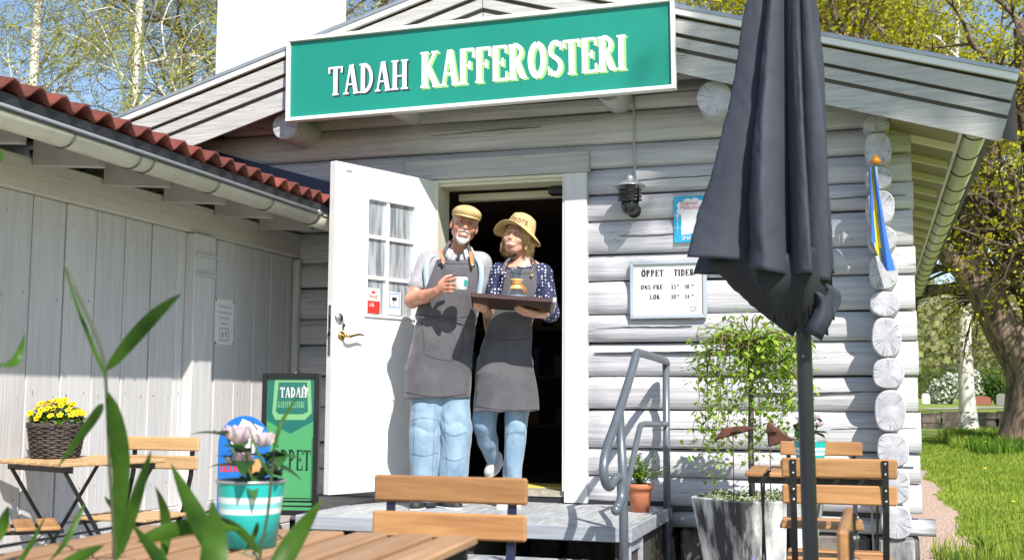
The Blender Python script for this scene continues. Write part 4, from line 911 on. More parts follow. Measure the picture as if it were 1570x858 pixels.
# ================================================================= furniture
def chair_tree(label,loc,rz,wood,steel,group):
    t=thing('folding_chair',label,'chair',loc,rz,group)
    # local: seat faces +y, backrest at y=-.19
    for z0,z1,y in ((.727,.790,-.205),(.642,.704,-.197)):
        mb=MB().box(-.195,.195,y-.008,y+.008,z0,z1); mb.build('back_slat',wood,t,bevel=.005)
    for s in (-1,1):
        x=s*.155
        pts=[(x,-.220,.785),(x,-.208,.62),(x,-.16,.47),(x,-.03,.30),(x,.16,.10),(x,.235,.0)]
        mb=MB()
        for a,b in zip(pts[:-1],pts[1:]):
            A,B=Vector(a),Vector(b); mb.box(-.004,.004,-.011,.011,0,(B-A).length,0,Matrix.Translation(A)@(B-A).to_track_quat('Z','Y').to_matrix().to_4x4())
        # keep the flat bar facing back/front
        mb=MB(); n=len(pts); V=[]
        for (px,py,pz) in pts: V+=[(px-.011,py,pz),(px+.011,py,pz),(px+.011,py+.006,pz+.001),(px-.011,py+.006,pz+.001)]
        F=[(4*i+k,4*i+(k+1)%4,4*i+4+(k+1)%4,4*i+4+k) for i in range(n-1) for k in range(4)]+[(0,3,2,1),(4*n-4,4*n-3,4*n-2,4*n-1)]
        mb.add(V,F); mb.build('leg',steel,t)
        x2=s*.135
        mb=MB(); V=[]; P2=[(x2,.17,.435),(x2,.0,.24),(x2,-.215,.0)]
        for (px,py,pz) in P2: V+=[(px-.009,py,pz),(px+.009,py,pz),(px+.009,py+.007,pz+.004),(px-.009,py+.007,pz+.004)]
        F=[(4*i+k,4*i+(k+1)%4,4*i+4+(k+1)%4,4*i+4+k) for i in range(2) for k in range(4)]+[(0,3,2,1),(8,9,10,11)]
        mb.add(V,F); mb.build('leg',steel,t)
        MB().box(x2-.004,x2+.004,-.17,.20,.422,.438).build('seat_rail',steel,t)
        for z in (.775,.742,.69,.657): MB().sphere((x,-.2215,z),.0045,8,0,(1,.5,1)).build('bolt',chromem,t)
    for k in range(4):
        y=-.17+k*.092; MB().box(-.185,.185,y,y+.078,.439,.454).build('seat_slat',wood,t,bevel=.004)
    MB().tube([(-.155,.205,.05),(.155,.205,.05)],.005,6).tube([(-.135,-.17,.055),(.135,-.17,.055)],.005,6).build('stretcher',steel,t)
    return t
def table_tree(label,loc,rz,wood,steel,group,n=6,L=.54,W=.55,pitch=None):
    t=thing('folding_table',label,'table',loc,rz,group); p=W/n
    for k in range(n):
        x=-W/2+k*p; MB().box(x+.012,x+p-.012,-L/2,L/2,.682,.700).build('table_slat',wood,t,bevel=.004)
    for y in (-L/2+.05,L/2-.06): MB().box(-W/2+.02,W/2-.02,y,y+.01,.655,.6835).build('frame_bar',steel,t)
    for s in (-1,1):
        for (ya,yb) in ((-L/2+.04,L/2-.05),(L/2-.04,-L/2+.05)):
            x=s*(W/2-.06)+(.012 if ya<0 else 0)
            V=[]; 
            for (py,pz) in ((ya,.66),(yb,0)): V+=[(x-.004,py-.009,pz),(x+.004,py-.009,pz),(x+.004,py+.009,pz),(x-.004,py+.009,pz)]
            MB().add(V,[(0,1,5,4),(1,2,6,5),(2,3,7,6),(3,0,4,7),(3,2,1,0),(4,5,6,7)]).build('leg',steel,t)
    MB().tube([(-W/2+.06,.19,.04),(W/2-.06,.19,.04)],.005,6).tube([(-W/2+.06,-.19,.04),(W/2-.06,-.19,.04)],.005,6).build('stretcher',steel,t)
    return t
cg='wooden folding cafe chairs'; tg='wooden folding cafe tables'
# front chair faces the viewer: seat towards -y
chair_tree('large near wooden folding chair facing the viewer behind the front table',(-.985,-4.62,0),PI+R_(1),woodm,navyst,cg)
table_tree('large near wooden slatted table with a turquoise bucket at the bottom of the picture',(-1.13,-5.183,0),R_(4),wood2,blackm,tg,n=8,W=.772,L=.70)
_c1=chair_tree('wooden folding chair with its black back posts towards the viewer beside the parasol pole',(-.130,-2.93,0),R_(3),woodm,blackm,cg)
table_tree('far right wooden slatted table between two chairs by the concrete planter',(-.235,-2.22,0),R_(2),woodm,blackm,tg,W=.55,L=.5)
_c2=chair_tree('wooden folding chair behind the right table with its back to the log wall',(-.235,-1.79,0),PI+R_(2),woodm,blackm,cg)
chair_tree('close wooden folding chair seen edge on at the bottom right',(-.256,-5.11,0),R_(90),woodm,blackm,cg)
chair_tree('pale wooden folding chair right of the left table against the grey shed wall',(-3.18,-2.545,0),PI,wood3,blackm,cg)
table_tree('wooden slatted table with the flower basket beside the grey shed wall',(-3.37,-2.67,0),R_(-19),wood3,blackm,tg,W=.52,L=.52)
chair_tree('wooden folding chair with only its seat in view at the lower left edge',(-3.41,-3.06,0),R_(-48),woodm,blackm,cg)
_c1.scale=(.925,1,1); _c2.scale=(.925,1,1)
# ================================================================= pots, buckets, flowers
turq=mat('turquoise_enamel',(.015,.42,.40),.3); wst=mat('white_stripe',(.72,.80,.80),.3); pst=mat('pale_turquoise',(.22,.62,.62),.3)
soil=mat('potting_soil',(.03,.022,.016),.95); petal=leafmat('pink_petal',(.86,.74,.78),(.74,.56,.64),.3,.6,20)
roseleaf=leafmat('rose_leaf',(.05,.13,.035),(.02,.06,.02),.2,.35,5)
def leaf_shape(mb,p,d,L,W,fold=.25,mi=0,n=4,up=Vector((0,0,1)),droop=.3):
    d=Vector(d).normalized(); s=d.cross(up); s=(s if s.length>1e-3 else Vector((1,0,0))).normalized(); nrm=s.cross(d); p=Vector(p); V=[];F=[]
    for i in range(n+1):
        t=i/n; w_=W*math.sin(PI*min(.98,(.04+t*.96))**.85)*.5; c=p+d*L*t-up*(droop*L*t*t)
        V+=[c-s*w_+nrm*w_*fold,c-nrm*w_*fold*.3,c+s*w_+nrm*w_*fold]
    for i in range(n): b=3*i; F+=[(b,b+1,b+4,b+3),(b+1,b+2,b+5,b+4)]
    mb.add(V,F,mi,True)
def bucket(label,loc,r0,r1,h,group):
    t=thing('tin_bucket',label,'bucket',loc,0,group)
    rr=lambda z:r0+(r1-r0)*z/h
    MB().lathe([(.001,0),(r0,0),(rr(h*.52),h*.52)],32).lathe([(rr(h*.78),h*.78),(r1,h)],32).build('body',turq,t)
    MB().lathe([(rr(h*.52),h*.52),(rr(h*.60),h*.60)],32).lathe([(rr(h*.69),h*.69),(rr(h*.78),h*.78)],32).build('stripe',wst,t)
    MB().lathe([(rr(h*.60),h*.60),(rr(h*.69),h*.69)],32).build('stripe',pst,t)
    MB().lathe([(r1,h-.001),(r1+.003,h+.001),(r1+.003,h+.004),(r1-.002,h+.004),(r1-.004,h-.01),(rr(h*.85)-.004,h*.85)],32).build('rim',galv,t)
    MB().lathe([(rr(h*.86)-.003,h*.86),(.001,h*.87)],24).build('soil',soil,t)
    return t
def rose_bush(label,loc,s,seed,flowers,nl,group):
    t=thing('rose_plant',label,'potted plant',loc,0,group); g=random.Random(seed); mb=MB(); lf=MB()
    for k in range(7):
        a=g.random()*6.28; e=Vector((math.cos(a)*.05,math.sin(a)*.05,g.uniform(.07,.12)))*s; mb.tube([(0,0,-.01),e*.5,e],.0022*s,5); 
        for q in range(nl):
            b=a+g.uniform(-1.6,1.6); p=e*g.uniform(.25,1); leaf_shape(lf,p,(math.cos(b),math.sin(b),g.uniform(-.2,.7)),g.uniform(.045,.075)*s,g.uniform(.026,.042)*s,.25,0,4,droop=.3)
    mb.build('stem',mat('green_stem',(.08,.13,.03),.6),t); lf.build('leaves',roseleaf,t)
    for (x,y,z,r) in flowers:
        fl=MB(); c=Vector((x,y,z))*s
        for ring,(nn,rad,ti) in enumerate(((6,.85,.5),(6,.72,.8),(5,.52,1.1),(4,.34,1.35))):
            for k in range(nn):
                a=2*PI*k/nn+ring*.6+g.uniform(-.2,.2); dr=Vector((math.cos(a)*math.cos(ti),math.sin(a)*math.cos(ti),math.sin(ti)))
                # cupped petal
                sd=Vector((-math.sin(a),math.cos(a),0)); V=[]
                for i in range(4):
                    tt=i/3; cc=c+dr*(r*s*rad*(.25+.75*tt))+Vector((0,0,r*s*.45*tt*tt))-dr*(r*s*.18*tt*tt); ww=r*s*(.30+.25*math.sin(PI*tt*.8))*(1.1-ring*.15)
                    for q in (-1,0,1): V.append(cc+sd*ww*q+Vector((0,0,abs(q)*r*s*.14)))
                fl.add(V,[(3*i+q,3*i+q+1,3*i+q+4,3*i+q+3) for i in range(3) for q in (0,1)],0,True)
        fl.build('flower',petal,t)
    return t
bucket('turquoise bucket with white stripes on the near table',(-1.128,-5.12,.702),.050,.063,.118,'turquoise buckets')
rose_bush('pale pink roses growing in the near turquoise bucket',(-1.128,-5.12,.802),1.0,5,[(-.018,-.02,.085,.040),(.030,-.015,.080,.032),(.0,-.03,.05,.024),(-.04,.0,.045,.020)],4,'potted roses')
bucket('small turquoise bucket with white stripes on the far right table',(-.255,-2.24,.702),.050,.063,.112,'turquoise buckets')
rose_bush('white and pink roses growing in the far turquoise bucket by the parasol pole',(-.255,-2.24,.80),1.0,9,[(-.03,-.01,.085,.028),(.02,0,.095,.030),(.0,-.02,.06,.022),(.04,.01,.07,.022)],3,'potted roses')
# wicker basket with yellow pansies
bk=thing('wicker_basket','dark grey brown wicker basket full of yellow pansies on the left table','basket',(-3.52,-2.66,.702))
wk=mat('dark_wicker',(.10,.075,.065),.7,(.035,.028,.026),30,bump=.3); mb=MB()
for j in range(13):
    z=.006+j*.0105; r=.098+.022*(z/.14)
    pts=[]
    for k in range(48):
        a=2*PI*k/48; q=r+.0045*math.cos(a*12+(PI if j%2 else 0)); pts.append((q*math.cos(a),q*math.sin(a),z+.002*math.sin(a*12)))
    pts.append(pts[0]); mb.tube(pts,.0052,5,0,False)
mb.build('weave',wk,bk)
MB().lathe([(.001,.0),(.092,.0),(.112,.138)],24).build('lining',mat('basket_dark',(.02,.016,.014),.9),bk)
mb=MB(); 
for q in range(2): mb.tube([(.124*math.cos(2*PI*k/32),.124*math.sin(2*PI*k/32),.142+.007*q+.003*math.sin(k*1.9+q*3)) for k in range(33)],.0062,5,0,False)
mb.build('rim',wk,bk)
for s in (0,1,2,3,4,5,6,7,8,9,10,11): a=2*PI*s/12; MB().tube([(.098*math.cos(a),.098*math.sin(a),0),(.120*math.cos(a),.120*math.sin(a),.14)],.004,5).build('stake',wk,bk)
pn=thing('pansy_plant','yellow pansies with dark centres growing out of the wicker basket','flowers',(-3.52,-2.66,.845))
g=random.Random(17); lf=MB(); ylm=leafmat('pansy_yellow',(.85,.66,.02),(.75,.50,.01),.2,.6,10); cen=mat('pansy_centre',(.06,.015,.01),.7)
for k in range(650):
    a=g.random()*6.28; r=.115*g.random()**.6; zt=.10*(1-(r/.135)**2)*g.uniform(.3,1); b=g.random()*6.28
    leaf_shape(lf,(r*math.cos(a),r*math.sin(a),zt),(math.cos(b),math.sin(b),g.uniform(-.2,.9)),g.uniform(.026,.042),g.uniform(.014,.022),.2,0,3)
lf.build('leaves',leafmat('pansy_leaf',(.16,.30,.04),(.05,.14,.02),.3,.5,8),pn)
for k in range(58):
    a=g.random()*6.28; r=.125*g.random()**.55; c=Vector((r*math.cos(a),r*math.sin(a),.025+.085*(1-(r/.14)**2)+g.uniform(-.01,.015)))
    nrm=(Vector((math.cos(a)*r*5,math.sin(a)*r*5-.5,.7))+Vector((g.gauss(0,.25),g.gauss(0,.25),0))).normalized(); u1=nrm.orthogonal().normalized(); v1=nrm.cross(u1); fl=MB()
    if nrm.dot(Vector((0,-1,0)))<0: pass
    for q in range(5):
        t=q*2*PI/5+.3; dd=u1*math.cos(t)+v1*math.sin(t); ss=nrm.cross(dd); R0=.0145
        V=[c,c+dd*R0*.5-ss*R0*.42,c+dd*R0-ss*R0*.40+nrm*.002,c+dd*R0*1.15+nrm*.001,c+dd*R0+ss*R0*.40+nrm*.002,c+dd*R0*.5+ss*R0*.42]
        fl.add(V,[(0,1,2,3,4,5)],0)
    fl.add([c+nrm*.002+u1*.0042*math.cos(t*1.05)+v1*.0042*math.sin(t*1.05) for t in range(6)],[tuple(range(6))],1)
    fl.build('blossom',[ylm,cen],pn)
# terracotta pot with basil on the platform
tp=thing('terracotta_pot','small orange terracotta pot of green herbs on the platform beside the rail','flower pot',(-1.30,-.42,.337)); tc_=mat('terracotta',(.55,.20,.10),.75,(.46,.155,.075),10)
MB().lathe([(.001,0),(.050,0),(.066,.10),(.068,.125),(.074,.126),(.075,.158),(.066,.159),(.062,.135)],28).build('pot',tc_,tp); MB().lathe([(.064,.145),(.001,.147)],20).build('soil',soil,tp)
hp=thing('herb_plant','bushy bright green herb in the terracotta pot beside the rail','potted plant',(-1.30,-.42,.485)); g=random.Random(23); lf=MB(); stm=MB()
for k in range(34):
    a=g.random()*6.28; e=Vector((math.cos(a)*g.uniform(.02,.15),math.sin(a)*g.uniform(.02,.13),g.uniform(.07,.19))); stm.tube([(0,0,-.01),e*.6+Vector((0,0,.02)),e],.0018,4)
    for q in range(11):
        b=g.random()*6.28; p=e*g.uniform(.45,1)+Vector((g.gauss(0,.008),g.gauss(0,.008),g.gauss(0,.01))); leaf_shape(lf,p,(math.cos(b),math.sin(b),g.uniform(-.1,.6)),g.uniform(.022,.04),g.uniform(.012,.02),.3,0,3)
stm.build('stem',mat('green_stem',(.08,.13,.03),.6),hp); lf.build('leaves',leafmat('herb_leaf',(.34,.52,.06),(.15,.30,.03),.35,.5,8),hp)
# ================================================================= poster stand and round ice cream sign
def rotz(a): return Matrix.Rotation(a,4,'Z')
ps=thing('poster_stand','black framed green poster stand reading TADAH KAFFEROSTERI and ÖPPET beside the open door','sign stand',(-3.255,-.95,.0),R_(14)); 
PW,PZ0,PZ1=.170,.30,1.115
ps.rotation_euler=(0,0,R_(12)); 
g1=mat('poster_green',(.085,.38,.15),.4); g2=mat('poster_dark_teal',(.015,.17,.14),.3); g3=mat('poster_light_green',(.22,.50,.24),.3); 
for a,b,c,d in ((-PW,-PW+.028,PZ0,PZ1),(PW-.028,PW,PZ0,PZ1)): MB().box(a,b,-.022,.022,c,d).build('frame',blackm,ps,bevel=.003)
for c,d in ((PZ1-.028,PZ1),(PZ0,PZ0+.028)): MB().box(-PW+.0285,PW-.0285,-.0215,.0215,c,d).build('frame',blackm,ps,bevel=.003)
MB().box(-PW+.028,PW-.028,-.006,.006,PZ0+.028,PZ1-.028).build('panel',g1,ps)
mb=MB(); iw=PW-.03; P=lambda pts,yy,mi: mb.prism(pts,'y',yy,-.005,mi)
P([(-iw,PZ1-.03),(iw,PZ1-.03),(iw,.84),(0,.765),(-iw,.84)],-.0064,1)
P([(-.098,1.075),(.115,1.075),(.125,.885),(.085,.845),(-.09,.845),(-.110,.885)],-.0068,2); P([(-.076,1.063),(.094,1.063),(.103,.893),(.071,.878),(-.07,.878),(-.088,.893)],-.0072,1)
for k in range(34): P([(iw-.012,.74-k*.011),(iw-.004,.74-k*.011),(iw-.004,.735-k*.011),(iw-.012,.735-k*.011)],-.0066,0)
P([(-iw,.372),(iw,.372),(iw,.384),(-iw,.384)],-.0066,0); P([(-iw,.392),(iw,.392),(iw,.398),(-iw,.398)],-.0066,0); P([(-iw,.346),(iw,.346),(iw,.356),(-iw,.356)],-.0066,0)
lettering(mb,'TADAH',lambda u,v,d:(-.066+u,-.0078-d,.975+v),.058,.86,.04,3); lettering(mb,'KAFFEROSTERI',lambda u,v,d:(-.078+u,-.0078-d,.915+v),.036,.62,.03,2)
lettering(mb,'ÖPPET',lambda u,v,d:(-.105+u,-.0070-d,.555+v),.118,.62,.045,0,bold=.9)
mb.tube([(.075,-.0075,1.045),(.082,-.0075,1.02)],.004,5,3); mb.tube([(.098,-.0075,1.03),(.09,-.0075,1.0),(.1,-.0075,.985)],.003,5,3)
mb.build('print',[mat('poster_black',(.015,.03,.02),.3),g2,g3,wl],ps)
pm=mat('poster_glazing',(.9,.9,.9),.05); MB().box(-PW+.0285,PW-.0285,-.0115,-.0105,PZ0+.029,PZ1-.029).build('glazing',glassmat('clear_sheet',(.98,.98,.98),.04,.0),ps)
MB().tube([(-.12,0,PZ0),(-.12,0,.06)],.014,8).tube([(.12,0,PZ0),(.12,0,.06)],.014,8).box(-.2,.2,-.17,.17,.0,.06).build('base',blackm,ps,bevel=.004)
rb=thing('round_ice_cream_sign','rounded blue ice cream sign with pictures standing behind the pink roses','sign',(-3.11,-1.72,.02),R_(16))
sb_=mat('sign_blue',(.01,.14,.50),.3); pts=[(-.132,.0),(.132,.0)]+[(.132*math.cos(R_(a)),.715+.145*math.sin(R_(a))) for a in range(0,181,10)]
MB().prism(pts,'y',-.012,.012).build('panel',sb_,rb,bevel=.003)
mb=MB()
mb.prism([(-.07,.72),(.05,.66),(.10,.80),(-.01,.845)],'y',-.0128,-.012,0)
for (a,b) in (((-.05,.76),(-.02,.72)),((-.02,.79),(.02,.74)),((.01,.81),(.045,.77)),((.04,.83),(.07,.79)),((-.04,.74),(.0,.78))): mb.tube([(a[0],-.0135,a[1]),(b[0],-.0135,b[1])],.005,5,1,True,.4)
lettering(mb,'SKÅNE',lambda u,v,d:(-.122+u,-.0132-d,.575+v),.034,1.0,.06,2,bold=1.4)
mb.prism([(.02,.50),(.10,.50),(.09,.64),(.03,.64)],'y',-.0128,-.012,3); mb.prism([(-.10,.40),(-.02,.37),(.05,.42),(-.03,.47)],'y',-.0128,-.012,0); mb.prism([(.03,.30),(.09,.30),(.10,.40),(.04,.42)],'y',-.0128,-.012,0)
mb.prism([(-.12,.30),(-.06,.28),(-.05,.36),(-.11,.38)],'y',-.0129,-.012,2)
mb.build('print',[wl,inkm,redm,mat('cone_tan',(.50,.28,.10),.6)],rb)
# ================================================================= closed parasol
ub=thing('closed_parasol','tall closed charcoal grey parasol standing on a dark pole right of the entrance','parasol',(-.205,-3.45,0))
um=mat('charcoal_canvas',(.052,.058,.080),.7,(.030,.035,.052),3,(1,1,.6),bump=.6,bscale=9,spec=.25)
MB().tube([(.015,0,0),(0,0,1.3),(-.005,0,2.9)],.0235,14).build('pole',mat('dark_anodised_pole',(.035,.04,.05),.35,metal=.3),ub)
MB().lathe([(.001,0),(.24,0),(.24,.05),(.06,.06),(.035,.20),(.0245,.2)],28).build('base',mat('dark_base',(.04,.04,.045),.6),ub)
n=192; rows=90; V=[]; 
kn=[(0.00,.035),(.05,.07),(.12,.085),(.22,.105),(.35,.135),(.5,.165),(.7,.20),(.85,.225),(1,.245)]
def rad_at(t):
    for (a,b),(c,d) in zip(kn[:-1],kn[1:]):
        if t<=c: return b+(d-b)*(t-a)/(c-a)
    return kn[-1][1]
# eight folded panels: valleys cut deep between broad sharp pleats of unequal width
wdt=[.95,.65,1.25,.6,1.3,.7,1.1,.8]; sm_=sum(wdt); cuts=[sum(wdt[:i])/sm_ for i in range(9)]
for j in range(rows+1):
    t=j/rows
    for i in range(n):
        s=i/n; k=max(q for q in range(8) if cuts[q]<=s+1e-9); f=(s-cuts[k])/(cuts[k+1]-cuts[k])
        tw=.38*t; a=2*PI*s+tw-1.95
        sk=.62+.12*math.sin(k*2.1); ridge=(f/sk) if f<sk else (1-f)/(1-sk); ridge=max(0,ridge)**.48
        dep=.66+.12*math.sin(k*1.7+1)
        r=rad_at(t)*(1-dep*(1-ridge)*min(1,.35+t*1.2))
        r*=1+.05*math.sin(t*9+k*2)*ridge+.03*mnoise.noise(Vector((s*22,t*5+s*9,1.5)))+.012*mnoise.noise(Vector((s*55,t*15-s*20,4)))
        for q_,(fs,ft) in enumerate(((13,6),(21,-9),(9,13))):
            nn_=mnoise.noise(Vector((s*fs+t*ft*.4,t*ft+s*8,q_*7.3))); r*=1-.016*max(0,1-abs(nn_)*5)**1.5*min(1,t*3)
        x=r*math.cos(a)*(.55 if math.cos(a)>0 else 1.02+.38*t); y=r*math.sin(a)*.85
        z=2.62-1.275*t
        if t>.5: z+=((t-.5)/.5)**2*(.06*max(0,-math.cos(a))-.0*max(0,math.cos(a))-.03*math.sin(k*2.7))
        x+=-.03*t
        V.append((x,y,z))
F=[(j*n+i,j*n+(i+1)%n,(j+1)*n+(i+1)%n,(j+1)*n+i) for j in range(rows) for i in range(n)]
mb=MB(); mb.add(V,F,0,True); cn=mb.build('canopy',um,ub); md=cn.modifiers.new('t','SOLIDIFY'); md.thickness=.003
# gathered inner lining and folded hem hanging below on the right
V=[]; rows2=10
for j in range(rows2+1):
    t=j/rows2
    for i in range(n):
        a=2*PI*i/n; q=1-.22*abs(math.sin(a*3.5+.6+t*1.6))**.7+.05*math.sin(a*9+t*7)*t; c_=math.cos(a)
        rl=.285*(1-t)**.9+.035; rr_=.115*(1-t**3*.75); r=(rr_ if c_>0 else rl); ry=.18*(1-t**1.6)+.03
        V.append((r*c_*q*.90-.01,ry*math.sin(a)*q*(.72+.25*min(1,t*2.5)),1.42-.235*t+.012*math.sin(a*5+t*4)+(.03*c_*(t-.3) if c_>0 else 0)))
mb=MB(); mb.add(V,[(j*n+i,j*n+(i+1)%n,(j+1)*n+(i+1)%n,(j+1)*n+i) for j in range(rows2) for i in range(n)],0,True); o=mb.build('canopy_underside',mat('charcoal_canvas_inner',(.018,.020,.027),.8),ub); md=o.modifiers.new('t','SOLIDIFY'); md.thickness=.003
for k,(dx,dy,ph) in enumerate(((.045,-.075,0),(.070,-.05,1.0),(.055,.01,2.0))):
    V=[]
    for j in range(9):
        t=j/8
        for i in range(7):
            u=i/6-.5; V.append((dx+.05*u+.02*math.sin(t*4+ph),dy-.02*math.cos(u*5+ph)+.01*math.sin(t*6),1.30-.13*t-.03*u+.02*math.sin(ph)))
    MB().add(V,[(j*7+i,j*7+i+1,j*7+i+8,j*7+i+7) for j in range(8) for i in range(6)],0,True).build('hanging_fold',um,ub).modifiers.new('t','SOLIDIFY').thickness=.003
for k in range(8):
    a=k*PI/4+.2; MB().tube([(.03*math.cos(a),.03*math.sin(a),2.5),(.09*math.cos(a),.08*math.sin(a),1.22)],.006,5).build('rib',blackm,ub)
MB().lathe([(.024,1.185),(.034,1.19),(.034,1.24),(.024,1.245)],16).build('runner',blackm,ub)
MB().sphere((.055,-.07,1.195),.008,8).sphere((.0,-.0245,1.11),.004,6).build('rivet',chromem,ub)
mb=MB(); a0=[(-.05,-.02,2.52),(-.10,-.09,2.42),(-.12,-.06,2.38)]
V=[(-.03,-.12,2.40),(-.115,-.10,2.30),(-.13,-.09,2.345),(-.075,-.10,2.43),(-.03,-.07,2.47),(.03,-.13,2.38)]
mb.add(V,[(0,1,2),(0,2,3),(0,3,4),(0,4,5)],0); mb.build('top_flap',um,ub).modifiers.new('t','SOLIDIFY').thickness=.004
# ================================================================= concrete planter, weeping tree, ornaments
pl=thing('concrete_planter','large weathered six sided concrete planter against the log wall','planter',(-.605,-.74,.0))
def octo(r,z,f=1.0): return [(r*math.cos(R_(a)),r*f*math.sin(R_(a)),z) for a in range(-98,262,60)]
V=octo(.275,.0)+octo(.365,.47)+octo(.328,.47)+octo(.318,.42)
F=[(6*l+i,6*l+(i+1)%6,6*l+6+(i+1)%6,6*l+6+i) for l in range(3) for i in range(6)]+[tuple(range(6))[::-1]]
stain=mat('stained_white_concrete',(.66,.66,.65),.85,(.035,.037,.042),5,(1.3,1.3,.28),.5,60,lo=.41,hi=.58)
MB().add(V,F).build('wall',stain,pl,bevel=.008); MB().add(octo(.319,.425),[tuple(range(6))]).build('soil',soil,pl)
g=random.Random(29); lc=MB()
for k in range(2600):
    a=g.random()*6.28; r=.315*g.random()**.5; x,y=r*math.cos(a),r*math.sin(a); z=.455+.035*mnoise.noise(Vector((x*7,y*7,3)))+.02*g.random()
    leaf_cloud(lc,[(x,y,z)],.018,g,0 if g.random()<.7 else 1)
o=lc.build('ground_cover',[leafmat('grey_lichen',(.42,.45,.33),(.22,.26,.15),.1,.8,9),leafmat('moss_leaf',(.22,.30,.06),(.08,.13,.02),.2,.8,9)],pl); o['kind']='stuff'
wt=thing('weeping_tree','small weeping tree with fresh green hanging twigs growing from the concrete planter','tree',(-.635,-.74,.43)); g=random.Random(33)
MB().tube([(0,0,-.01),(-.005,0,.3),(.0,.01,.6),(-.01,0,.80),(.0,0,.86)],[.017,.015,.014,.017,.02],8).build('trunk',mat('grey_bark',(.20,.17,.15),.9,(.08,.065,.055),20,bump=.5),wt)
tw=MB(); lf=MB()
for k in range(52):
    a=g.random()*6.28; R0=g.uniform(.08,.31); hang=g.uniform(.15,.80)*(1 if math.cos(a)<.3 else .75); rise=g.uniform(.0,.13); z0=g.uniform(.74,.88)
    ca,sa_=math.cos(a),math.sin(a)*.75; P=[]
    for i in range(12):
        s=i/11; 
        if s<.35: q=s/.35; r=R0*q; z=z0+rise*math.sin(PI*q*.6)
        else: q=(s-.35)/.65; r=R0*(1+.12*q); z=z0+rise*.95-hang*q
        P.append(Vector((ca*r+g.gauss(0,.008)-.02*s,sa_*r+g.gauss(0,.008),z)))
    tw.tube(P,[.0035*(1-i/12)+.0007 for i in range(12)],4,0,False)
    for i in range(2,12):
        for q in range(5):
            p=P[i]+Vector((g.gauss(0,.030),g.gauss(0,.026),g.gauss(0,.030))); b=g.random()*6.28
            leaf_shape(lf,p,(math.cos(b),math.sin(b),g.uniform(-.7,.3)),g.uniform(.030,.052),g.uniform(.018,.030),.2,0,2)
tw.build('twigs',mat('young_twig',(.20,.15,.07),.8),wt); lf.build('leaves',leafmat('fresh_leaf',(.40,.55,.08),(.20,.34,.04),.4,.45,6),wt)
rust=mat('rusty_iron',(.13,.045,.025),.75,(.05,.02,.014),14)
for k,(x,y,z,s,lab) in enumerate(((-.70,-1.02,.81,1,'rusty iron bird on a thin rod among the weeping tree leaves'),(-.515,-1.02,.81,-1,'rusty iron bird on a thin rod right of the weeping tree trunk'))):
    b=thing('iron_bird',lab,'garden ornament',(x,y,.44)); h=z-.44
    MB().tube([(0,0,-.02),(0,0,h)],.003,6).build('rod',rust,b)
    if s>0: pts=[(-.10,-.045),(-.05,-.03),(.02,-.01),(.12,.02),(.07,.035),(.0,.03),(-.05,.02)]
    else: pts=[(-.01,-.07),(-.015,.045),(.0,.06),(.03,.03),(.10,-.02),(.14,-.03),(.08,-.045)]
    mb=MB(); mb.prism([(p[0],p[1]+h) for p in pts],'y',-.012,.012); mb.build('body',rust,b,bevel=.006)
    MB().prism([(pts[2][0]-.03,h),(pts[2][0]+.04,h+.005),(pts[2][0]+.0,h+.035)],'y',-.03,-.012).build('wing',rust,b,bevel=.003)
# flowers at the foot of the planter
bp=thing('lobelia_plant','low blue lobelia flowers at the foot of the concrete planter','flowers',(-.58,-1.32,0)); g=random.Random(35); lf=MB(); fl=MB()
for k in range(700):
    a=g.random()*6.28; r=.15*g.random()**.5; p=(r*math.cos(a),r*math.sin(a),g.uniform(.02,.17)*(1-(r/.2)**2)); leaf_cloud(lf,[p],.022,g)
for k in range(110):
    a=g.random()*6.28; r=.15*g.random()**.5; p=(r*math.cos(a),r*math.sin(a),g.uniform(.12,.21)*(1-(r/.22)**2)+.02); leaf_cloud(fl,[p],.02,g,0 if g.random()<.75 else 1)
lf.build('leaves',leafmat('lobelia_leaf',(.09,.19,.03),(.03,.08,.015),.3,.6,9),bp); fl.build('blossoms',[mat('lobelia_blue',(.12,.14,.60),.6),mat('lobelia_white',(.7,.7,.78),.6)],bp)
for k,(x,y,c,lab) in enumerate(((-.40,-1.28,(.22,.01,.02),'small dark red flowered plant at the foot of the planter'),(-.22,-1.20,(.20,.30,.05),'small green leafy plant at the foot of the planter'),(-.05,-1.12,(.24,.03,.02),'small reddish leafy plant beside the last chair leg'))):
    t=thing('border_plant',lab,'plant',(x,y,0)); lf=MB(); 
    for q in range(60):
        b=g.random()*6.28; leaf_shape(lf,(g.gauss(0,.03),g.gauss(0,.03),g.uniform(.02,.10)),(math.cos(b),math.sin(b),g.uniform(0,.9)),.05,.018,.2,0 if q%4 else 1,3)
    lf.build('leaves',[leafmat('border_leaf_%d'%k,(.10,.20,.03),(.04,.09,.015),.3),mat('border_flower_%d'%k,c,.6)],t)
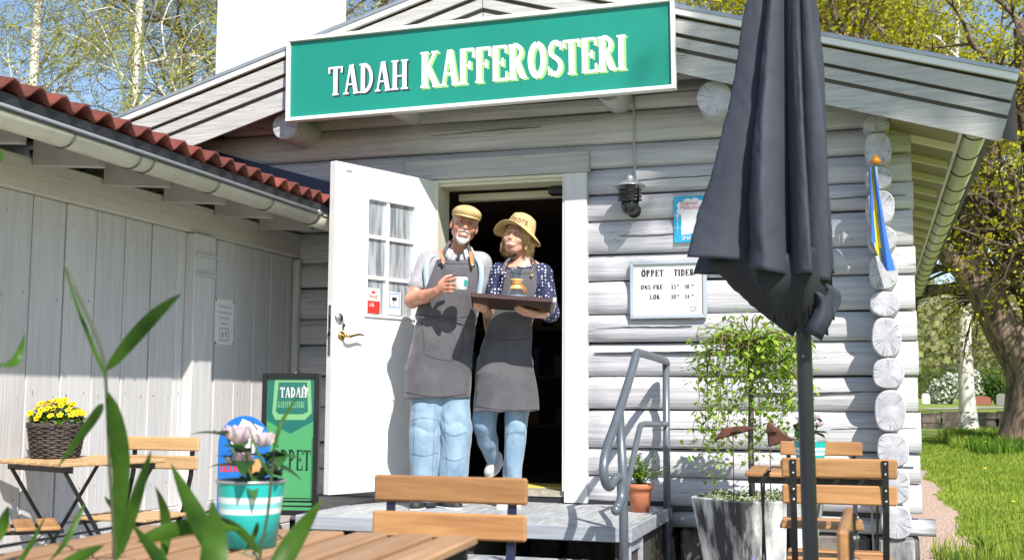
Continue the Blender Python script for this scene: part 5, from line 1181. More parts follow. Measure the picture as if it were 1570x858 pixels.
# ================================================================= bamboo in the foreground
bb=thing('bamboo_plant','leafy green bamboo close to the camera at the lower left','plant',(-1.19,-5.87,0)); bmm=leafmat('bamboo_leaf',(.080,.18,.022),(.022,.065,.010),.4,.4,14); bst=mat('bamboo_stem',(.055,.07,.03),.5)
ORG=Vector((-1.19,-5.87,0))
def pxp(x,y,d):          # a point d metres in front of the lens plane, measured on the photograph
    a=(x-785)/FPX; b=-(y-429)/FPX; return CAM+(_r*a+_u*b+_f)*d-ORG
def bleaf(A,B,W,d0,d1,bend=0,side=1,n=12):
    p=pxp(*A,d0); q=pxp(*B,d1); d=q-p; L=d.length; d.normalize(); s=d.cross(_f).normalized()*side; nrm=s.cross(d)
    V=[]
    for i in range(n+1):
        t=i/n; w_=W*(t**.55*(1-t)**.95*2.05)*.41+.0004; c=p+d*L*t+s*bend*math.sin(PI*t)*L+nrm*.02*math.sin(PI*t)
        V+=[c-s*w_+nrm*w_*.35,c,c+s*w_+nrm*w_*.35]
    MB().add(V,[(3*i+k,3*i+k+1,3*i+k+4,3*i+k+3) for i in range(n) for k in (0,1)],0,True).build('leaf',bmm,bb)
def bstem(pts,d,r=.0035): MB().tube(smooth([pxp(x,y,d+k*.012) for k,(x,y) in enumerate(pts)],3),r,6).build('stem',bst,bb)
D0=1.75
bstem([(178,1500),(180,1150),(176,858),(168,720),(162,580),(150,520),(100,410)],D0,.0026)
bstem([(385,1400),(390,1000),(398,858),(410,790),(420,690)],D0+.15,.0024)
bstem([(60,1500),(30,1000),(10,858)],D0-.1,.0024)
bleaf((160,570),(278,450),.034,D0,D0-.12,.05)
bleaf((158,618),(88,716),.024,D0,D0+.06,-.03)
bleaf((166,600),(172,856),.046,D0,D0+.05,.03)
bleaf((163,578),(97,408),.010,D0,D0+.12,.05)
bleaf((0,560),(38,512),.024,D0-.05,D0,-.05); bleaf((-60,600),(5,555),.03,D0-.1,D0-.05)
bleaf((178,860),(232,690),.030,D0,D0-.08,.03)
bleaf((345,870),(262,710),.050,D0-.05,D0,.06)
bleaf((318,900),(325,765),.062,D0-.15,D0-.1,.0)
bleaf((410,900),(494,765),.050,D0-.1,D0-.05,.03)
bleaf((210,830),(375,812),.040,D0,D0+.05,.06)
bleaf((-30,850),(12,775),.034,D0,D0,.0); bleaf((130,770),(75,860),.014,D0+.1,D0,-.02); bleaf((5,900),(70,790),.012,D0+.1,D0+.1,.02)
bleaf((400,850),(330,790),.020,D0+.1,D0+.05,.0); bleaf((395,800),(372,850),.012,D0+.1,D0+.1,.02); bleaf((160,760),(190,850),.014,D0+.1,D0+.1,.02)
bleaf((250,860),(238,745),.028,D0+.1,D0+.08,-.03); bleaf((0,250),(-40,215),.03,D0-.2,D0-.2)
bleaf((420,690),(462,600),.010,D0+.15,D0+.2,.1); bleaf((416,730),(380,650),.008,D0+.15,D0+.2,.1)
bleaf((60,900),(160,835),.03,D0-.1,D0-.1,.05); bleaf((270,905),(200,800),.034,D0-.1,D0-.05,.04)
MB().lathe([(.001,0),(.15,0),(.19,.32),(.2,.33),(.2,.36),(.18,.36),(.175,.3)],28).build('pot',mat('grey_pot',(.22,.22,.23),.7),bb); MB().lathe([(.176,.31),(.001,.315)],20).build('soil',soil,bb)
# ================================================================= people (implicit surfaces turned into one continuous mesh each)
class SDF:
    def __init__(s,lo,hi,h):
        s.lo=np.array(lo,float); s.h=h; s.n=np.ceil((np.array(hi)-s.lo)/h).astype(int)+1
        s.ax=[s.lo[i]+h*np.arange(s.n[i]) for i in range(3)]; s.F=np.full(s.n,.08,np.float32)
    def win(s,lo,hi):
        sl=[]
        for i in range(3):
            a=max(0,int((lo[i]-s.lo[i])/s.h)-1); b=min(s.n[i],int((hi[i]-s.lo[i])/s.h)+3); sl.append(slice(a,max(a+1,b)))
        X=s.ax[0][sl[0]][:,None,None]; Y=s.ax[1][sl[1]][None,:,None]; Z=s.ax[2][sl[2]][None,None,:]
        return tuple(sl),X,Y,Z
    def comb(s,sl,d,k,op='add'):
        A=s.F[sl]
        if op=='sub':
            d=-d; hh=np.clip(.5-.5*(d-A)/k,0,1) if k>0 else None
            s.F[sl]=np.maximum(A,d) if k<=0 else (A*(hh)+d*(1-hh)+k*hh*(1-hh)); return
        if k<=0: s.F[sl]=np.minimum(A,d); return
        hh=np.clip(.5+.5*(A-d)/k,0,1); s.F[sl]=A*(1-hh)+d*hh-k*hh*(1-hh)
    def ell(s,c,r,k=.01,rot=None,op='add'):
        c=np.array(c,float); r=np.array(r,float); m=r.max()+.05; sl,X,Y,Z=s.win(c-m,c+m)
        x,y,z=X-c[0],Y-c[1],Z-c[2]
        if rot is not None:
            R=np.array(rot).T; x,y,z=R[0][0]*x+R[0][1]*y+R[0][2]*z,R[1][0]*x+R[1][1]*y+R[1][2]*z,R[2][0]*x+R[2][1]*y+R[2][2]*z
        q=np.sqrt((x/r[0])**2+(y/r[1])**2+(z/r[2])**2); q2=np.sqrt((x/r[0]**2)**2+(y/r[1]**2)**2+(z/r[2]**2)**2)+1e-9
        s.comb(sl,q*(q-1)/q2,k,op)
    def cap(s,a,b,ra,rb=None,k=.01,op='add',flat=None):
        rb=ra if rb is None else rb; a=np.array(a,float); b=np.array(b,float); m=max(ra,rb)+.05
        sl,X,Y,Z=s.win(np.minimum(a,b)-m,np.maximum(a,b)+m); d=b-a; L=max(d@d,1e-9)
        t=np.clip(((X-a[0])*d[0]+(Y-a[1])*d[1]+(Z-a[2])*d[2])/L,0,1)
        s.comb(sl,np.sqrt((X-a[0]-t*d[0])**2+(Y-a[1]-t*d[1])**2+(Z-a[2]-t*d[2])**2)-(ra+(rb-ra)*t),k,op)
    def chain(s,pts,rs,k=.01):
        for i in range(len(pts)-1): s.cap(pts[i],pts[i+1],rs[i],rs[i+1],k)
    def col(s,keys,k=.02,p=2.3,fold=None,op='add',grow=0):
        # keys: (z,cx,cy,rx,ry) bottom to top
        K=np.array(keys,float); m=K[:,3:].max()+.08
        sl,X,Y,Z=s.win([K[:,1].min()-m,K[:,2].min()-m,K[0,0]-.06],[K[:,1].max()+m,K[:,2].max()+m,K[-1,0]+.06])
        zz=Z[0,0]; cx=np.interp(zz,K[:,0],K[:,1]); cy=np.interp(zz,K[:,0],K[:,2]); rx=np.interp(zz,K[:,0],K[:,3])+grow; ry=np.interp(zz,K[:,0],K[:,4])+grow
        x=(X-cx)/rx; y=(Y-cy)/ry
        f=(np.abs(x)**p+np.abs(y)**p)**(1/p)
        d=(f-1)*np.minimum(rx,ry)
        if fold is not None: d=d+fold(np.arctan2(Y-cy,X-cx),Z,X,Y)
        d=np.maximum(d,np.maximum(K[0,0]-Z,Z-K[-1,0]))
        s.comb(sl,d,k,op)
    def mesh(s,smooth=1):
        F=s.F; I=F<0; n=F.shape; h=s.h
        idx=-np.ones((n[0]-1,n[1]-1,n[2]-1),np.int64)
        c=[I[i:n[0]-1+i,j:n[1]-1+j,k:n[2]-1+k] for i in (0,1) for j in (0,1) for k in (0,1)]
        sm=sum(x.astype(np.int8) for x in c); act=(sm>0)&(sm<8); cells=np.argwhere(act); idx[act]=np.arange(len(cells))
        acc=np.zeros((len(cells),3)); cnt=np.zeros(len(cells)); base=cells
        cor=[(i,j,k) for i in (0,1) for j in (0,1) for k in (0,1)]
        for a in range(8):
            for b in range(a+1,8):
                da=np.array(cor[a]);db=np.array(cor[b])
                if np.abs(da-db).sum()!=1: continue
                fa=F[tuple((base+da).T)];fb=F[tuple((base+db).T)]; mk=(fa<0)!=(fb<0); t=np.where(mk,fa/(fa-fb+1e-12),0)
                acc+=np.where(mk[:,None],da+(db-da)*t[:,None],0); cnt+=mk
        V=s.lo+(base+acc/np.maximum(cnt,1)[:,None])*h; Q=[]
        for ax in range(3):
            u,v=(ax+1)%3,(ax+2)%3
            s0=[slice(0,n[i]-1) if i==ax else slice(1,n[i]-1) for i in range(3)]; s1=list(s0); s1[ax]=slice(1,n[ax])
            A=I[tuple(s0)];B=I[tuple(s1)]; E=np.argwhere(A!=B)
            if len(E)==0: continue
            off=np.array([0 if i==ax else 1 for i in range(3)]); P=E+off; fl=A[tuple(E.T)]
            eu=np.zeros(3,int);eu[u]=1;ev=np.zeros(3,int);ev[v]=1
            q=np.stack([idx[tuple((P-eu-ev).T)],idx[tuple((P-ev).T)],idx[tuple(P.T)],idx[tuple((P-eu).T)]],1)
            q[~fl]=q[~fl][:,::-1]; Q.append(q)
        Q=np.concatenate(Q)
        for _ in range(smooth):
            S=np.zeros_like(V); N_=np.zeros(len(V))
            for i in range(4):
                a=Q[:,i];b=Q[:,(i+1)%4]; np.add.at(S,a,V[b]); np.add.at(N_,a,1); np.add.at(S,b,V[a]); np.add.at(N_,b,1)
            V=V*.5+.5*S/np.maximum(N_,1)[:,None]
        return V,Q
    def build(s,name,m,parent,smooth=1):
        V,Q=s.mesh(smooth); me=bpy.data.meshes.new(name); me.from_pydata(V.tolist(),[],Q.tolist()); me.materials.append(m)
        me.polygons.foreach_set('use_smooth',[True]*len(me.polygons)); me.update(); s.V=V; s.Q=Q; return inst(name,me,parent)
def skinmat(name,col,col2):
    return mat(name,col,.42,col2,16,(1,1,1),.08,90,lo=.3,hi=.7,sss=.12)
skin_m=skinmat('skin_tanned',(.60,.30,.20),(.50,.215,.14)); skin_w=skinmat('skin_fair',(.66,.38,.27),(.58,.29,.20))
denim=mat('pale_denim',(.30,.41,.52),.8,(.15,.255,.37),11,(1,1,.6),.95,9,sheen=.2,lo=.3,hi=.7)
apronm=mat('charcoal_apron_cloth',(.105,.10,.112),.85,(.070,.066,.078),7,(1,1,1),.9,9,sheen=.3)
leather=mat('tan_leather',(.52,.22,.06),.5,(.40,.15,.04),20)
greysh=mat('heather_grey_jersey',(.40,.40,.43),.85,(.30,.30,.33),30,(1,1,1),.8,10,sheen=.2)
def pmap(px0,depth,z0=.644):
    s=FPX/depth
    return lambda px,py,y=0.: np.array([(px-px0)/s*(1+y/depth),y,z0+(610.5-py)/s*(1+y/depth)])
YAW0=R_(17.26)
def euler(yaw,pitch,roll):  # head: yaw to image right +, pitch up +, roll clockwise in the picture +
    return np.array(Matrix.Rotation(roll,3,'Y')@Matrix.Rotation(yaw,3,'Z')@Matrix.Rotation(-pitch,3,'X'))
from mathutils.bvhtree import BVHTree
def bvh(S): return BVHTree.FromPolygons([Vector(v) for v in S.V],S.Q.tolist())
def onto(B,pts,off=.0015):
    out=[]
    for p in pts:
        h=B.ray_cast(Vector((p[0],-.6,p[2])),Vector((0,1,0)))
        if h[0] is not None: out.append(h[0]+Vector((0,-off,0)))
    return out
def stitched(B,pts,rad,mt,parent,name,off=.001,sub=10):
    P=[]; pts=[np.array(q) for q in (smooth([tuple(p) for p in pts],4) if len(pts)>2 else pts)]; sub=3 if len(pts)>3 else sub
    for a,b in zip(pts[:-1],pts[1:]):
        P+=[a+(b-a)*i/sub for i in range(sub)]
    P.append(np.array(pts[-1])); q=onto(B,P,off)
    if len(q)>1: return MB().tube(q,rad,5,0,True,.6).build(name,mt,parent)
class Head:
    def __init__(s,c,R,sc=1): s.c=np.array(c); s.R=R; s.k=sc
    def __call__(s,x,y,z): return s.c+s.R@(np.array([x,y,z])*s.k)
def head_sdf(S,H,male):
    k=H.k; R=H.R
    def E(c,r,kk=.012,op='add',rot=None): S.ell(H(*c),np.array(r)*k,kk,R if rot is None else R@rot,op)
    def C(a,b,ra,rb,kk=.008,op='add'): S.cap(H(*a),H(*b),ra*k,rb*k,kk,op)
    E((0,.018,.035),(.075,.094,.088)); E((0,-.020,-.030),(.064,.070,.080),.02); E((0,-.045,-.088),(.036 if male else .028,.032,.030),.022)
    for s_ in (-1,1):
        E((s_*.040,-.058,-.032),(.025,.024,.022),.014); C((s_*.052,.0,-.055),(s_*.026,-.045,-.095),.016,.014,.02)
        E((s_*.077,.012,-.012),(.010,.019,.031),.006); E((s_*.084,.004,-.010),(.006,.009,.016),.004,'sub')
    C((-.034,-.076,.024),(.034,-.076,.024),.011,.011,.012)
    for s_ in (-1,1): E((s_*.031,-.096,.002),(.018,.018,.011),.008,'sub')
    C((0,-.084,.006),(0,-.109 if male else -.104,-.034),.007 if male else .006,.0125 if male else .0095,.008)
    for s_ in (-1,1): E((s_*(.012 if male else .0095),-.097,-.040),(.0085 if male else .007,.010,.008 if male else .0065),.005)
    E((0,-.078,-.066),(.034,.020,.024),.012)
    for q0,q1 in ((-1,-.5),(-.5,0),(0,.5),(.5,1)):
        f_=lambda q: (q*.029,-.103+.020*q*q,-.0705+.016*q*q)
        C(f_(q0),f_(q1),.0105-.006*abs(q0)**1.5,.0105-.006*abs(q1)**1.5,.002,'sub')
    C((-.022,-.092,-.055),(.022,-.092,-.055),.0045,.0045,.005); C((-.018,-.091,-.079),(.018,-.091,-.079),.0055,.0055,.006)
def face_parts(t,H,male,look):
    k=H.k; e=MB()
    for s_ in (-1,1):
        c=H(s_*.031,-.079,.002); mb=MB(); mb.sphere(c,.0112*k,12)
        d=H.R@np.array(look); cc=c+d*.0066*k; mb.sphere(cc,.0062*k,10,1); mb.build('eye',[mat('eye_white',(.45,.42,.40),.3),mat('iris_dark',(.035,.03,.03),.15)],t)
        lid=MB(); P=[H(s_*.031+q*.015,-.0895-.002*(1-q*q),.0065+.003*(1-q*q)) for q in (-1,-.5,0,.5,1)]; lid.tube(P,.0040*k,5); P=[H(s_*.031+q*.014,-.0885-.002*(1-q*q),-.0045-.0015*(1-q*q)) for q in (-1,-.5,0,.5,1)]; lid.tube(P,.0034*k,5); lid.build('eyelid',skin_m if male else skin_w,t)
        br=MB(); P=[H(s_*(.031)+q*.019,-.0885-.001*(1-q*q),.026+.004*(1-q*q)) for q in (-1,-.5,0,.5,1)]; br.tube(P,.0035*k,5,0,True,.6); br.build('eyebrow',mat('brow_grey',(.30,.26,.22),.9) if male else mat('brow_brown',(.25,.15,.08),.9),t)
    te=MB()
    P=[H(q*.027,-.0925+.017*q*q,-.0675+.0145*q*q) for q in (-1,-.7,-.35,0,.35,.7,1)]; te.tube(P,[.003*k,.0052*k,.0062*k,.0064*k,.0062*k,.0052*k,.003*k],8); te.build('teeth',mat('teeth_white',(.82,.78,.70),.3),t)
    li=MB(); P=[H(q*.030,-.0965+.021*q*q,-.0815+.024*q*q) for q in (-1,-.7,-.35,0,.35,.7,1)]; li.tube(P,[.0015*k,.003*k,.0038*k,.004*k,.0038*k,.003*k,.0015*k],6); P=[H(q*.030,-.0985+.022*q*q,-.0595+.0045*q*q) for q in (-1,-.7,-.35,0,.35,.7,1)]; li.tube(P,[.0015*k]+[.0026*k]*5+[.0015*k],6); li.build('lip',mat('lip_pink',(.50,.17,.14),.4),t)
    mo=MB(); mo.sphere(H(0,-.083,-.070),.012*k,10,0,(1.8,.5,.7)); mo.build('mouth',mat('mouth_dark',(.08,.02,.02),.6),t)
def hand_sdf(S,w,kd,pn,L,fingers,thumb,kk=.006,pw=.038):
    """w wrist point, kd direction to knuckles, pn palm normal (side fingers curl to), L palm length; fingers: list of (spread offset, [angles], lengths)"""
    kd=np.array(kd,float); kd/=np.linalg.norm(kd); pn=np.array(pn,float); pn-=kd*(pn@kd); pn/=np.linalg.norm(pn); sd=np.cross(kd,pn)
    w=np.array(w,float)
    for o in (-.6,-.2,.2,.6): S.cap(w+sd*o*pw*.55,w+kd*L+sd*o*pw*1.0,.0135,.0125,.012)
    for (o,ang,ln,r) in fingers:
        p=w+kd*L+sd*o*pw; a=0
        for i,(q,l) in enumerate(zip(ang,ln)):
            a+=q; d=kd*math.cos(a)+pn*math.sin(a); p2=p+d*l; S.cap(p,p2,r*(1-.1*i),r*(.93-.1*i),.0035); p=p2
    o,dirs,ln,r=thumb; p=w+kd*L*.25+sd*o*pw*.85
    for i,(d3,l) in enumerate(zip(dirs,ln)):
        d=kd*d3[0]+pn*d3[1]+sd*d3[2]; d/=np.linalg.norm(d); p2=p+d*l; S.cap(p,p2,r*(1.1-.1*i),r*(1-.1*i),.006); p=p2
# ------------------------------------------------------------------ the man
MPOS=(-2.452,-.60,.337); mdep=6.93; m_=pmap(680,mdep)
man=thing('person','bearded man in beige flat cap, grey polo shirt and dark apron holding a white mug','person',MPOS,YAW0)
hm=m_(713,345,-.02); HM=Head(hm,euler(R_(8),R_(2),R_(12)),1.0)
S=SDF((-.36,-.40,-.01),(.36,.32,1.92),.0046)
S.col([(.84,-.01,.04,.165,.105),(.98,0,.03,.17,.115),(1.12,.03,.03,.165,.11),(1.30,.045,.03,.185,.115),(1.42,.05,.03,.17,.10),(1.50,.06,.03,.09,.07)],.03)
S.cap(m_(664,400,.03),m_(728,402,.03),.055,.055,.05)
S.cap(m_(702,398,.03),m_(708,366,.02),.058,.051,.03)
head_sdf(S,HM,True)
shL=m_(656,403,.03); elL=m_(634,463,-.06); wrL=m_(676,448,-.26)
S.chain([shL,elL],[.052,.043],.02); S.chain([elL,(elL+wrL)/2+np.array([0,.0,-.004]),wrL],[.043,.037,.026],.02)
kd=m_(694,438,-.285)-wrL
S.cap(wrL,m_(689,441,-.288),.024,.028,.012); S.cap(m_(682,441,-.275),m_(690,436,-.292),.024,.022,.012)
for y0,y1,y2,x2,rf in ((433,430.5,428,705,.0094),(438.5,437.5,436.5,703,.0098),(444,443.5,443,702,.0096),(449,449,449,700,.0086)):
    S.chain([m_(687,y0,-.300),m_(697,y1,-.338),m_(x2,y2,-.345),m_(x2-1,y2+1,-.320)],[rf*1.05,rf,rf*.93,rf*.85],.0012)
S.chain([m_(680,436,-.270),m_(688,427,-.265),m_(697,424,-.262)],[.013,.011,.009],.005)
shR=m_(738,405,.04); elR=m_(748,470,.12); wrR=m_(752,520,.16)
S.chain([shR,elR,wrR],[.052,.042,.028],.02); hand_sdf(S,wrR,(0,-.1,-1),(-1,0,0),.08,[(o,[.2,.4,.3],[.04,.025,.02],.0095) for o in (-.75,-.25,.25,.72)],(-.9,[(1,.3,-.4),(1,.3,0)],[.035,.03],.011))
for sgn,kx,fx in ((-1,655,648),(1,700,692)):
    S.chain([m_(679+sgn*22,545,.03),m_(kx,655,.0),m_(fx,758,.03)],[.085,.06,.035],.03)
    pass
S.build('body',skin_m,man,1)
face_parts(man,HM,True,(-.05,-1,-.05))
def fb_(seed,amp,f1=5,f2=11):
    ph=seed*1.7
    return lambda a,Z,X,Y: amp*(np.sin(a*3+Z*f2+ph)*.5+np.sin(Z*f1*4+X*22+ph*2)*.35+np.sin((X-Z)*38+Y*20+ph)*.3)
# polo shirt
S=SDF((-.36,-.30,.85),(.36,.30,1.62),.005)
S.col([(.92,-.0,.035,.178,.122),(1.12,.03,.033,.176,.122),(1.30,.045,.033,.196,.128),(1.42,.05,.033,.182,.115),(1.50,.062,.035,.105,.08)],.03,fold=fb_(1,.004))
S.cap(m_(660,402,.03),m_(735,404,.03),.062,.062,.045)
se=shL+(elL-shL)*.60; S.cap(shL,se,.064,.060,.03); S.ell(se+(elL-shL)*.16,(.062,.062,.02),.001,None,'sub')
se2=shR+(elR-shR)*.62; S.cap(shR,se2,.064,.060,.03); 
S.cap(m_(700,398,.02),m_(708,372,.01),.064,.066,.0,'sub')
S.build('polo_shirt',greysh,man,2)
# collar: two pointed leaves and a dark placket
nb=m_(704,384,.01); cl=MB()
for sg_ in (-1,1):
    V=[];N_=8
    for i in range(N_+1):
        a=R_(95+ (i/N_)*150) if sg_<0 else R_(85-(i/N_)*150); a2=a
        x=.067*math.cos(-a2); y=-.060*math.sin(-a2)
        top=nb+np.array([.078*math.cos(a),.080*math.sin(a),.030-.040*(i/N_)**2]); drop=.050+.050*(i/N_)**3; out=1.36+.16*(i/N_)
        bot=nb+np.array([.072*math.cos(a)*out,.074*math.sin(a)*out,.026-drop]); V+=[top,bot]
    cl.add(V,[(2*i,2*i+2,2*i+3,2*i+1) for i in range(N_)],0,True)
o=cl.build('collar',mat('pale_grey_collar',(.50,.50,.52),.8),man); o.modifiers.new('t','SOLIDIFY').thickness=.005
pl_=MB(); pl_.box(-.009,.009,-.004,0,-.050,.0); o=pl_.build('placket',mat('navy_trim',(.02,.022,.035),.8),man,loc=tuple(m_(705,387,-.088)),rot=(R_(-14),0,0))
# denim dungarees
S=SDF((-.36,-.26,.0),(.36,.30,1.15),.0052)
def legfold(seed):
    def cr(a,Z,ph,f,zc,zw,amp): # crumpled cross folds
        w=np.sin(Z*f+2.4*np.sin(a*1.2+ph)+1.3*np.sin(a*2.7+Z*11+ph)); return -amp*(np.abs(w)**.55-.6)*np.exp(-((Z-zc)/zw)**2)
    return lambda a,Z,X,Y: cr(a,Z,seed,24,.48,.10,.008)+cr(a,Z,seed+1,42,.09,.09,.007)+cr(a,Z,seed+2,17,.72,.12,.006)+.0055*np.sin(a*2+Z*7+seed+1.2*np.sin(Z*13+a))
def legfold_old(seed):
    return lambda a,Z,X,Y: .005*np.sin(a*2+Z*12+seed+1.5*np.sin(Z*9+a))+.005*np.sin(Z*58+a*2+seed*2+2.2*np.sin(a*1.3+Z*7))*np.exp(-((Z-.10)/.12)**2)+.007*np.sin(Z*38+a*2.6+seed+2*np.sin(a*1.7))*np.exp(-((Z-.47)/.09)**2)+.0045*np.sin(a*4+Z*5+seed)
def xz(px,py): v=m_(px,py); return v[0]
S.col([(.035,xz(654,770),.01,.084,.10),(.22,xz(656,710),.0,.086,.10),(.42,xz(657,660),-.015,.092,.105),(.70,xz(660,600),.015,.105,.12),(.92,xz(662,545),.03,.10,.12)],.02,2.2,legfold(0))
S.col([(.035,xz(697,770),.02,.078,.095),(.22,xz(700,710),-.01,.082,.098),(.44,xz(703,660),-.03,.090,.098),(.70,xz(698,600),.015,.10,.11),(.92,xz(694,545),.03,.10,.12)],.012,2.2,legfold(2.4))
S.col([(.82,-.0,.035,.178,.13),(1.0,0.0,.035,.176,.125),(1.08,.01,.035,.17,.12)],.03)
S.build('jeans',denim,man,1)
seamm=mat('denim_seam',(.10,.17,.26),.85); Bj=bvh(S)
for pts in ([(641,620),(640,700),(638,765)],[(672,625),(670,700),(668,765)],[(638,645),(655,641),(677,645)],[(637,694),(655,698),(677,693)],[(684,630),(690,700),(693,765)],[(684,660),(700,668),(720,662)],[(686,700),(702,705),(716,700)]): stitched(Bj,[m_(*p) for p in pts],.0018,seamm,man,'trouser_seam')
for (x0,y0,x1,y1,x2,y2) in ((662,470,655,420,660,396),(735,470,741,420,733,396)):
    P=[m_(x0,y0,-.085),m_(x1,y1,-.098),m_(x2,y2,-.062),m_((x2+700)/2,y2-6,-.0)]
    mb=MB(); V=[]
    for p in smooth([tuple(q) for q in P],4): V+=[p+Vector((-.015,0,0)),p+Vector((.015,-.0,0))]
    mb.add(V,[(2*i,2*i+1,2*i+3,2*i+2) for i in range(len(V)//2-1)],0,True); mb.build('denim_strap',mat('washed_strap_blue',(.42,.53,.62),.8,(.34,.45,.55),9),man).modifiers.new('t','SOLIDIFY').thickness=.004
# apron: bib and skirt hugging the body
def apron(t,name,cols,edges,box,thick_y,folds,h=.005,ms=2,mater=None,k=.02):
    S=SDF(box[0],box[1],h); S.col(cols,.02,3.0,folds)
    X=S.ax[0][:,None,None];Y=S.ax[1][None,:,None];Z=S.ax[2][None,None,:]
    ez=np.array(edges,float); L=np.interp(Z,ez[:,0],ez[:,1])+.004*np.sin(Z*23); Rr=np.interp(Z,ez[:,0],ez[:,2])+.004*np.sin(Z*19+1)
    reg=np.maximum(np.maximum(L-X,X-Rr),Y-thick_y); reg=np.maximum(reg,np.maximum(ez[0,0]+.02*(X*1.0)-Z+.004*np.sin(X*40),Z-ez[-1,0]))
    S.F=np.maximum(S.F,reg.astype(np.float32)); S.build(name,mater or apronm,t,ms); return S
z_=lambda py: m_(0,py)[2]
fold_m=lambda a,Z,X,Y: -.010*np.exp(-np.abs(np.sin(X*9+Z*3.3+1.3*np.sin(Z*5+X*6)))*6)*np.clip((1.2-Z)/.3,.2,1)+.006*np.exp(-np.abs(Z-1.03-.35*np.abs(X-.02))/.006)+np.clip((1.15-Z)/.4,.25,1)*(.0045*np.sin(X*26+2.2*np.sin(Z*4.3)+.6)+.004*np.sin(X*11-Z*7+1.5*np.sin(X*9+Z*6)))+.003*np.sin(Z*33+3*np.sin(X*8))*np.exp(-((Z-1.06)/.07)**2)
Sa=apron(man,'apron',[(z_(618),-.03,.02,.205,.155),(.80,-.02,.02,.20,.155),(.95,-.0,.02,.188,.148),(1.08,.02,.02,.185,.143),(1.25,.042,.02,.20,.150),(1.40,.052,.028,.19,.135),(1.50,.06,.03,.15,.11)],
  [(z_(612),xz(622,0),xz(723,0)),(z_(560),xz(625,0),xz(727,0)),(z_(505),xz(633,0),xz(731,0)),(z_(478),xz(640,0),xz(738,0)),(z_(440),xz(659,0),xz(738,0)),(z_(402),xz(670,0),xz(737,0))],
  ((-.3,-.26,.55),(.32,.1,1.56)),-.02,fold_m)
def strap(P,w,mt,parent,name,th=.003):
    P=[Vector(p) for p in P]; V=[]
    for i,p in enumerate(P):
        d=P[min(i+1,len(P)-1)]-P[max(i-1,0)]; d.y=0; n_=Vector((d.z,0,-d.x)).normalized() if d.length>1e-6 else Vector((1,0,0)); V+=[p-n_*w,p+n_*w]
    mb=MB(); mb.add(V,[(2*i,2*i+1,2*i+3,2*i+2) for i in range(len(P)-1)],0,True); o=mb.build(name,mt,parent); o.modifiers.new('t','SOLIDIFY').thickness=th; return o
# pocket, hem stitching and waist seam on the apron
Ba=bvh(Sa); stm=mat('apron_stitch',(.045,.043,.050),.9)
for pts in ([(640,486),(665,490),(700,491),(730,488)],[(650,497),(655,530),(658,548),(700,556),(712,540),(712,500)],[(628,603),(670,610),(718,606)],[(673,407),(703,409),(733,407)],[(684,410),(682,440)],[(640,482),(633,506),(628,560)]): stitched(Ba,[m_(*p) for p in pts],.0022,stm,man,'apron_seam')
mb=MB(); 
def surf(px,py): return m_(px,py,-.1)
for (x0,y0,x1,y1) in ((640,488,728,494),): 
    P=[m_(x0+(x1-x0)*i/8,y0+(y1-y0)*i/8,-.128-.012*math.sin(PI*i/8)) for i in range(9)]; mb.tube(P,.004,5)
mb.build('pocket_hem',apronm,man)
for (x0,y0,x1,y1,x2,y2,ly) in ((677,406,681,390,689,374,-.118),(730,406,726,391,719,377,-.108)):
    strap(smooth([tuple(m_(x0,y0,ly)),tuple(m_(x1,y1,ly+.018)),tuple(m_(x2,y2,-.045)),tuple(m_(x2*.7+704*.3,y2-5,.03))],5),.009,apronm,man,'apron_strap')
for (xa,ya,xb,yb,q) in ((677,385,682,404,-.128),(724,386,727,407,-.122)):
    A=Vector(m_(xa,ya,q+.018)); B=Vector(m_(xb,yb,q)); d=(B-A); mb=MB()
    V=[A+Vector((-.010,0,0)),A+Vector((.010,0,0)),B+Vector((.010,0,0)),B+Vector((0,0,-.012)),B+Vector((-.010,0,0))]; mb.add(V,[(0,1,2,3,4)]); mb.build('leather_tab',leather,man).modifiers.new('t','SOLIDIFY').thickness=.005
    MB().lathe([(.004,-.003),(.0085,-.003),(.0085,.001),(.004,.001)],14,tuple(B+Vector((0,-.004,-.006))),0,Matrix.Rotation(R_(90),4,'X')).build('eyelet',chromem,man)
# hair, beard, cap
hair_g=mat('grey_hair',(.42,.40,.38),.85,(.28,.26,.25),60,(1,1,1),.5,120)
S=SDF(hm-.16,hm+.16,.004); S.ell(HM(0,.024,.036),(.0795,.098,.086),.0,HM.R); S.ell(HM(0,-.075,.015),(.075,.072,.12),.004,HM.R,'sub'); S.ell(HM(0,0,-.085),(.12,.12,.062),.004,HM.R,'sub')
for s_ in (-1,1): S.ell(HM(s_*.082,.006,-.012),(.014,.022,.036),.003,HM.R,'sub')
S.build('hair',hair_g,man,1)
beard=mat('white_beard',(.72,.70,.67),.9,(.52,.50,.48),60,(1,1,1),.6,160)
S=SDF(hm-.16,hm+.16,.0035)
S.ell(HM(0,-.060,-.104),(.034,.032,.022),.0,HM.R); S.ell(HM(0,-.070,-.118),(.024,.024,.016),.01,HM.R)
for s_ in (-1,1):
    S.chain([HM(s_*.003,-.1025,-.0515),HM(s_*.018,-.097,-.0535),HM(s_*.032,-.083,-.059)],[.0055,.0050,.0035],.004); S.cap(HM(s_*.037,-.074,-.068),HM(s_*.031,-.066,-.098),.0032,.0085,.005)
S.build('beard',beard,man,1)
capm=mat('burlap_beige',(.60,.45,.22),.9,(.48,.34,.15),40,(1,1,1),.5,200)
S=SDF(hm-.22,hm+.22,.0045); S.ell(HM(0,.010,.062),(.090,.112,.056),.0,HM.R); S.ell(HM(0,-.055,.062),(.074,.062,.032),.03,HM.R)
S.ell(HM(0,.02,-.018),(.16,.2,.058),.006,HM.R,'sub'); S.build('flat_cap',capm,man,2)
mb=MB(); V=[];N_=12
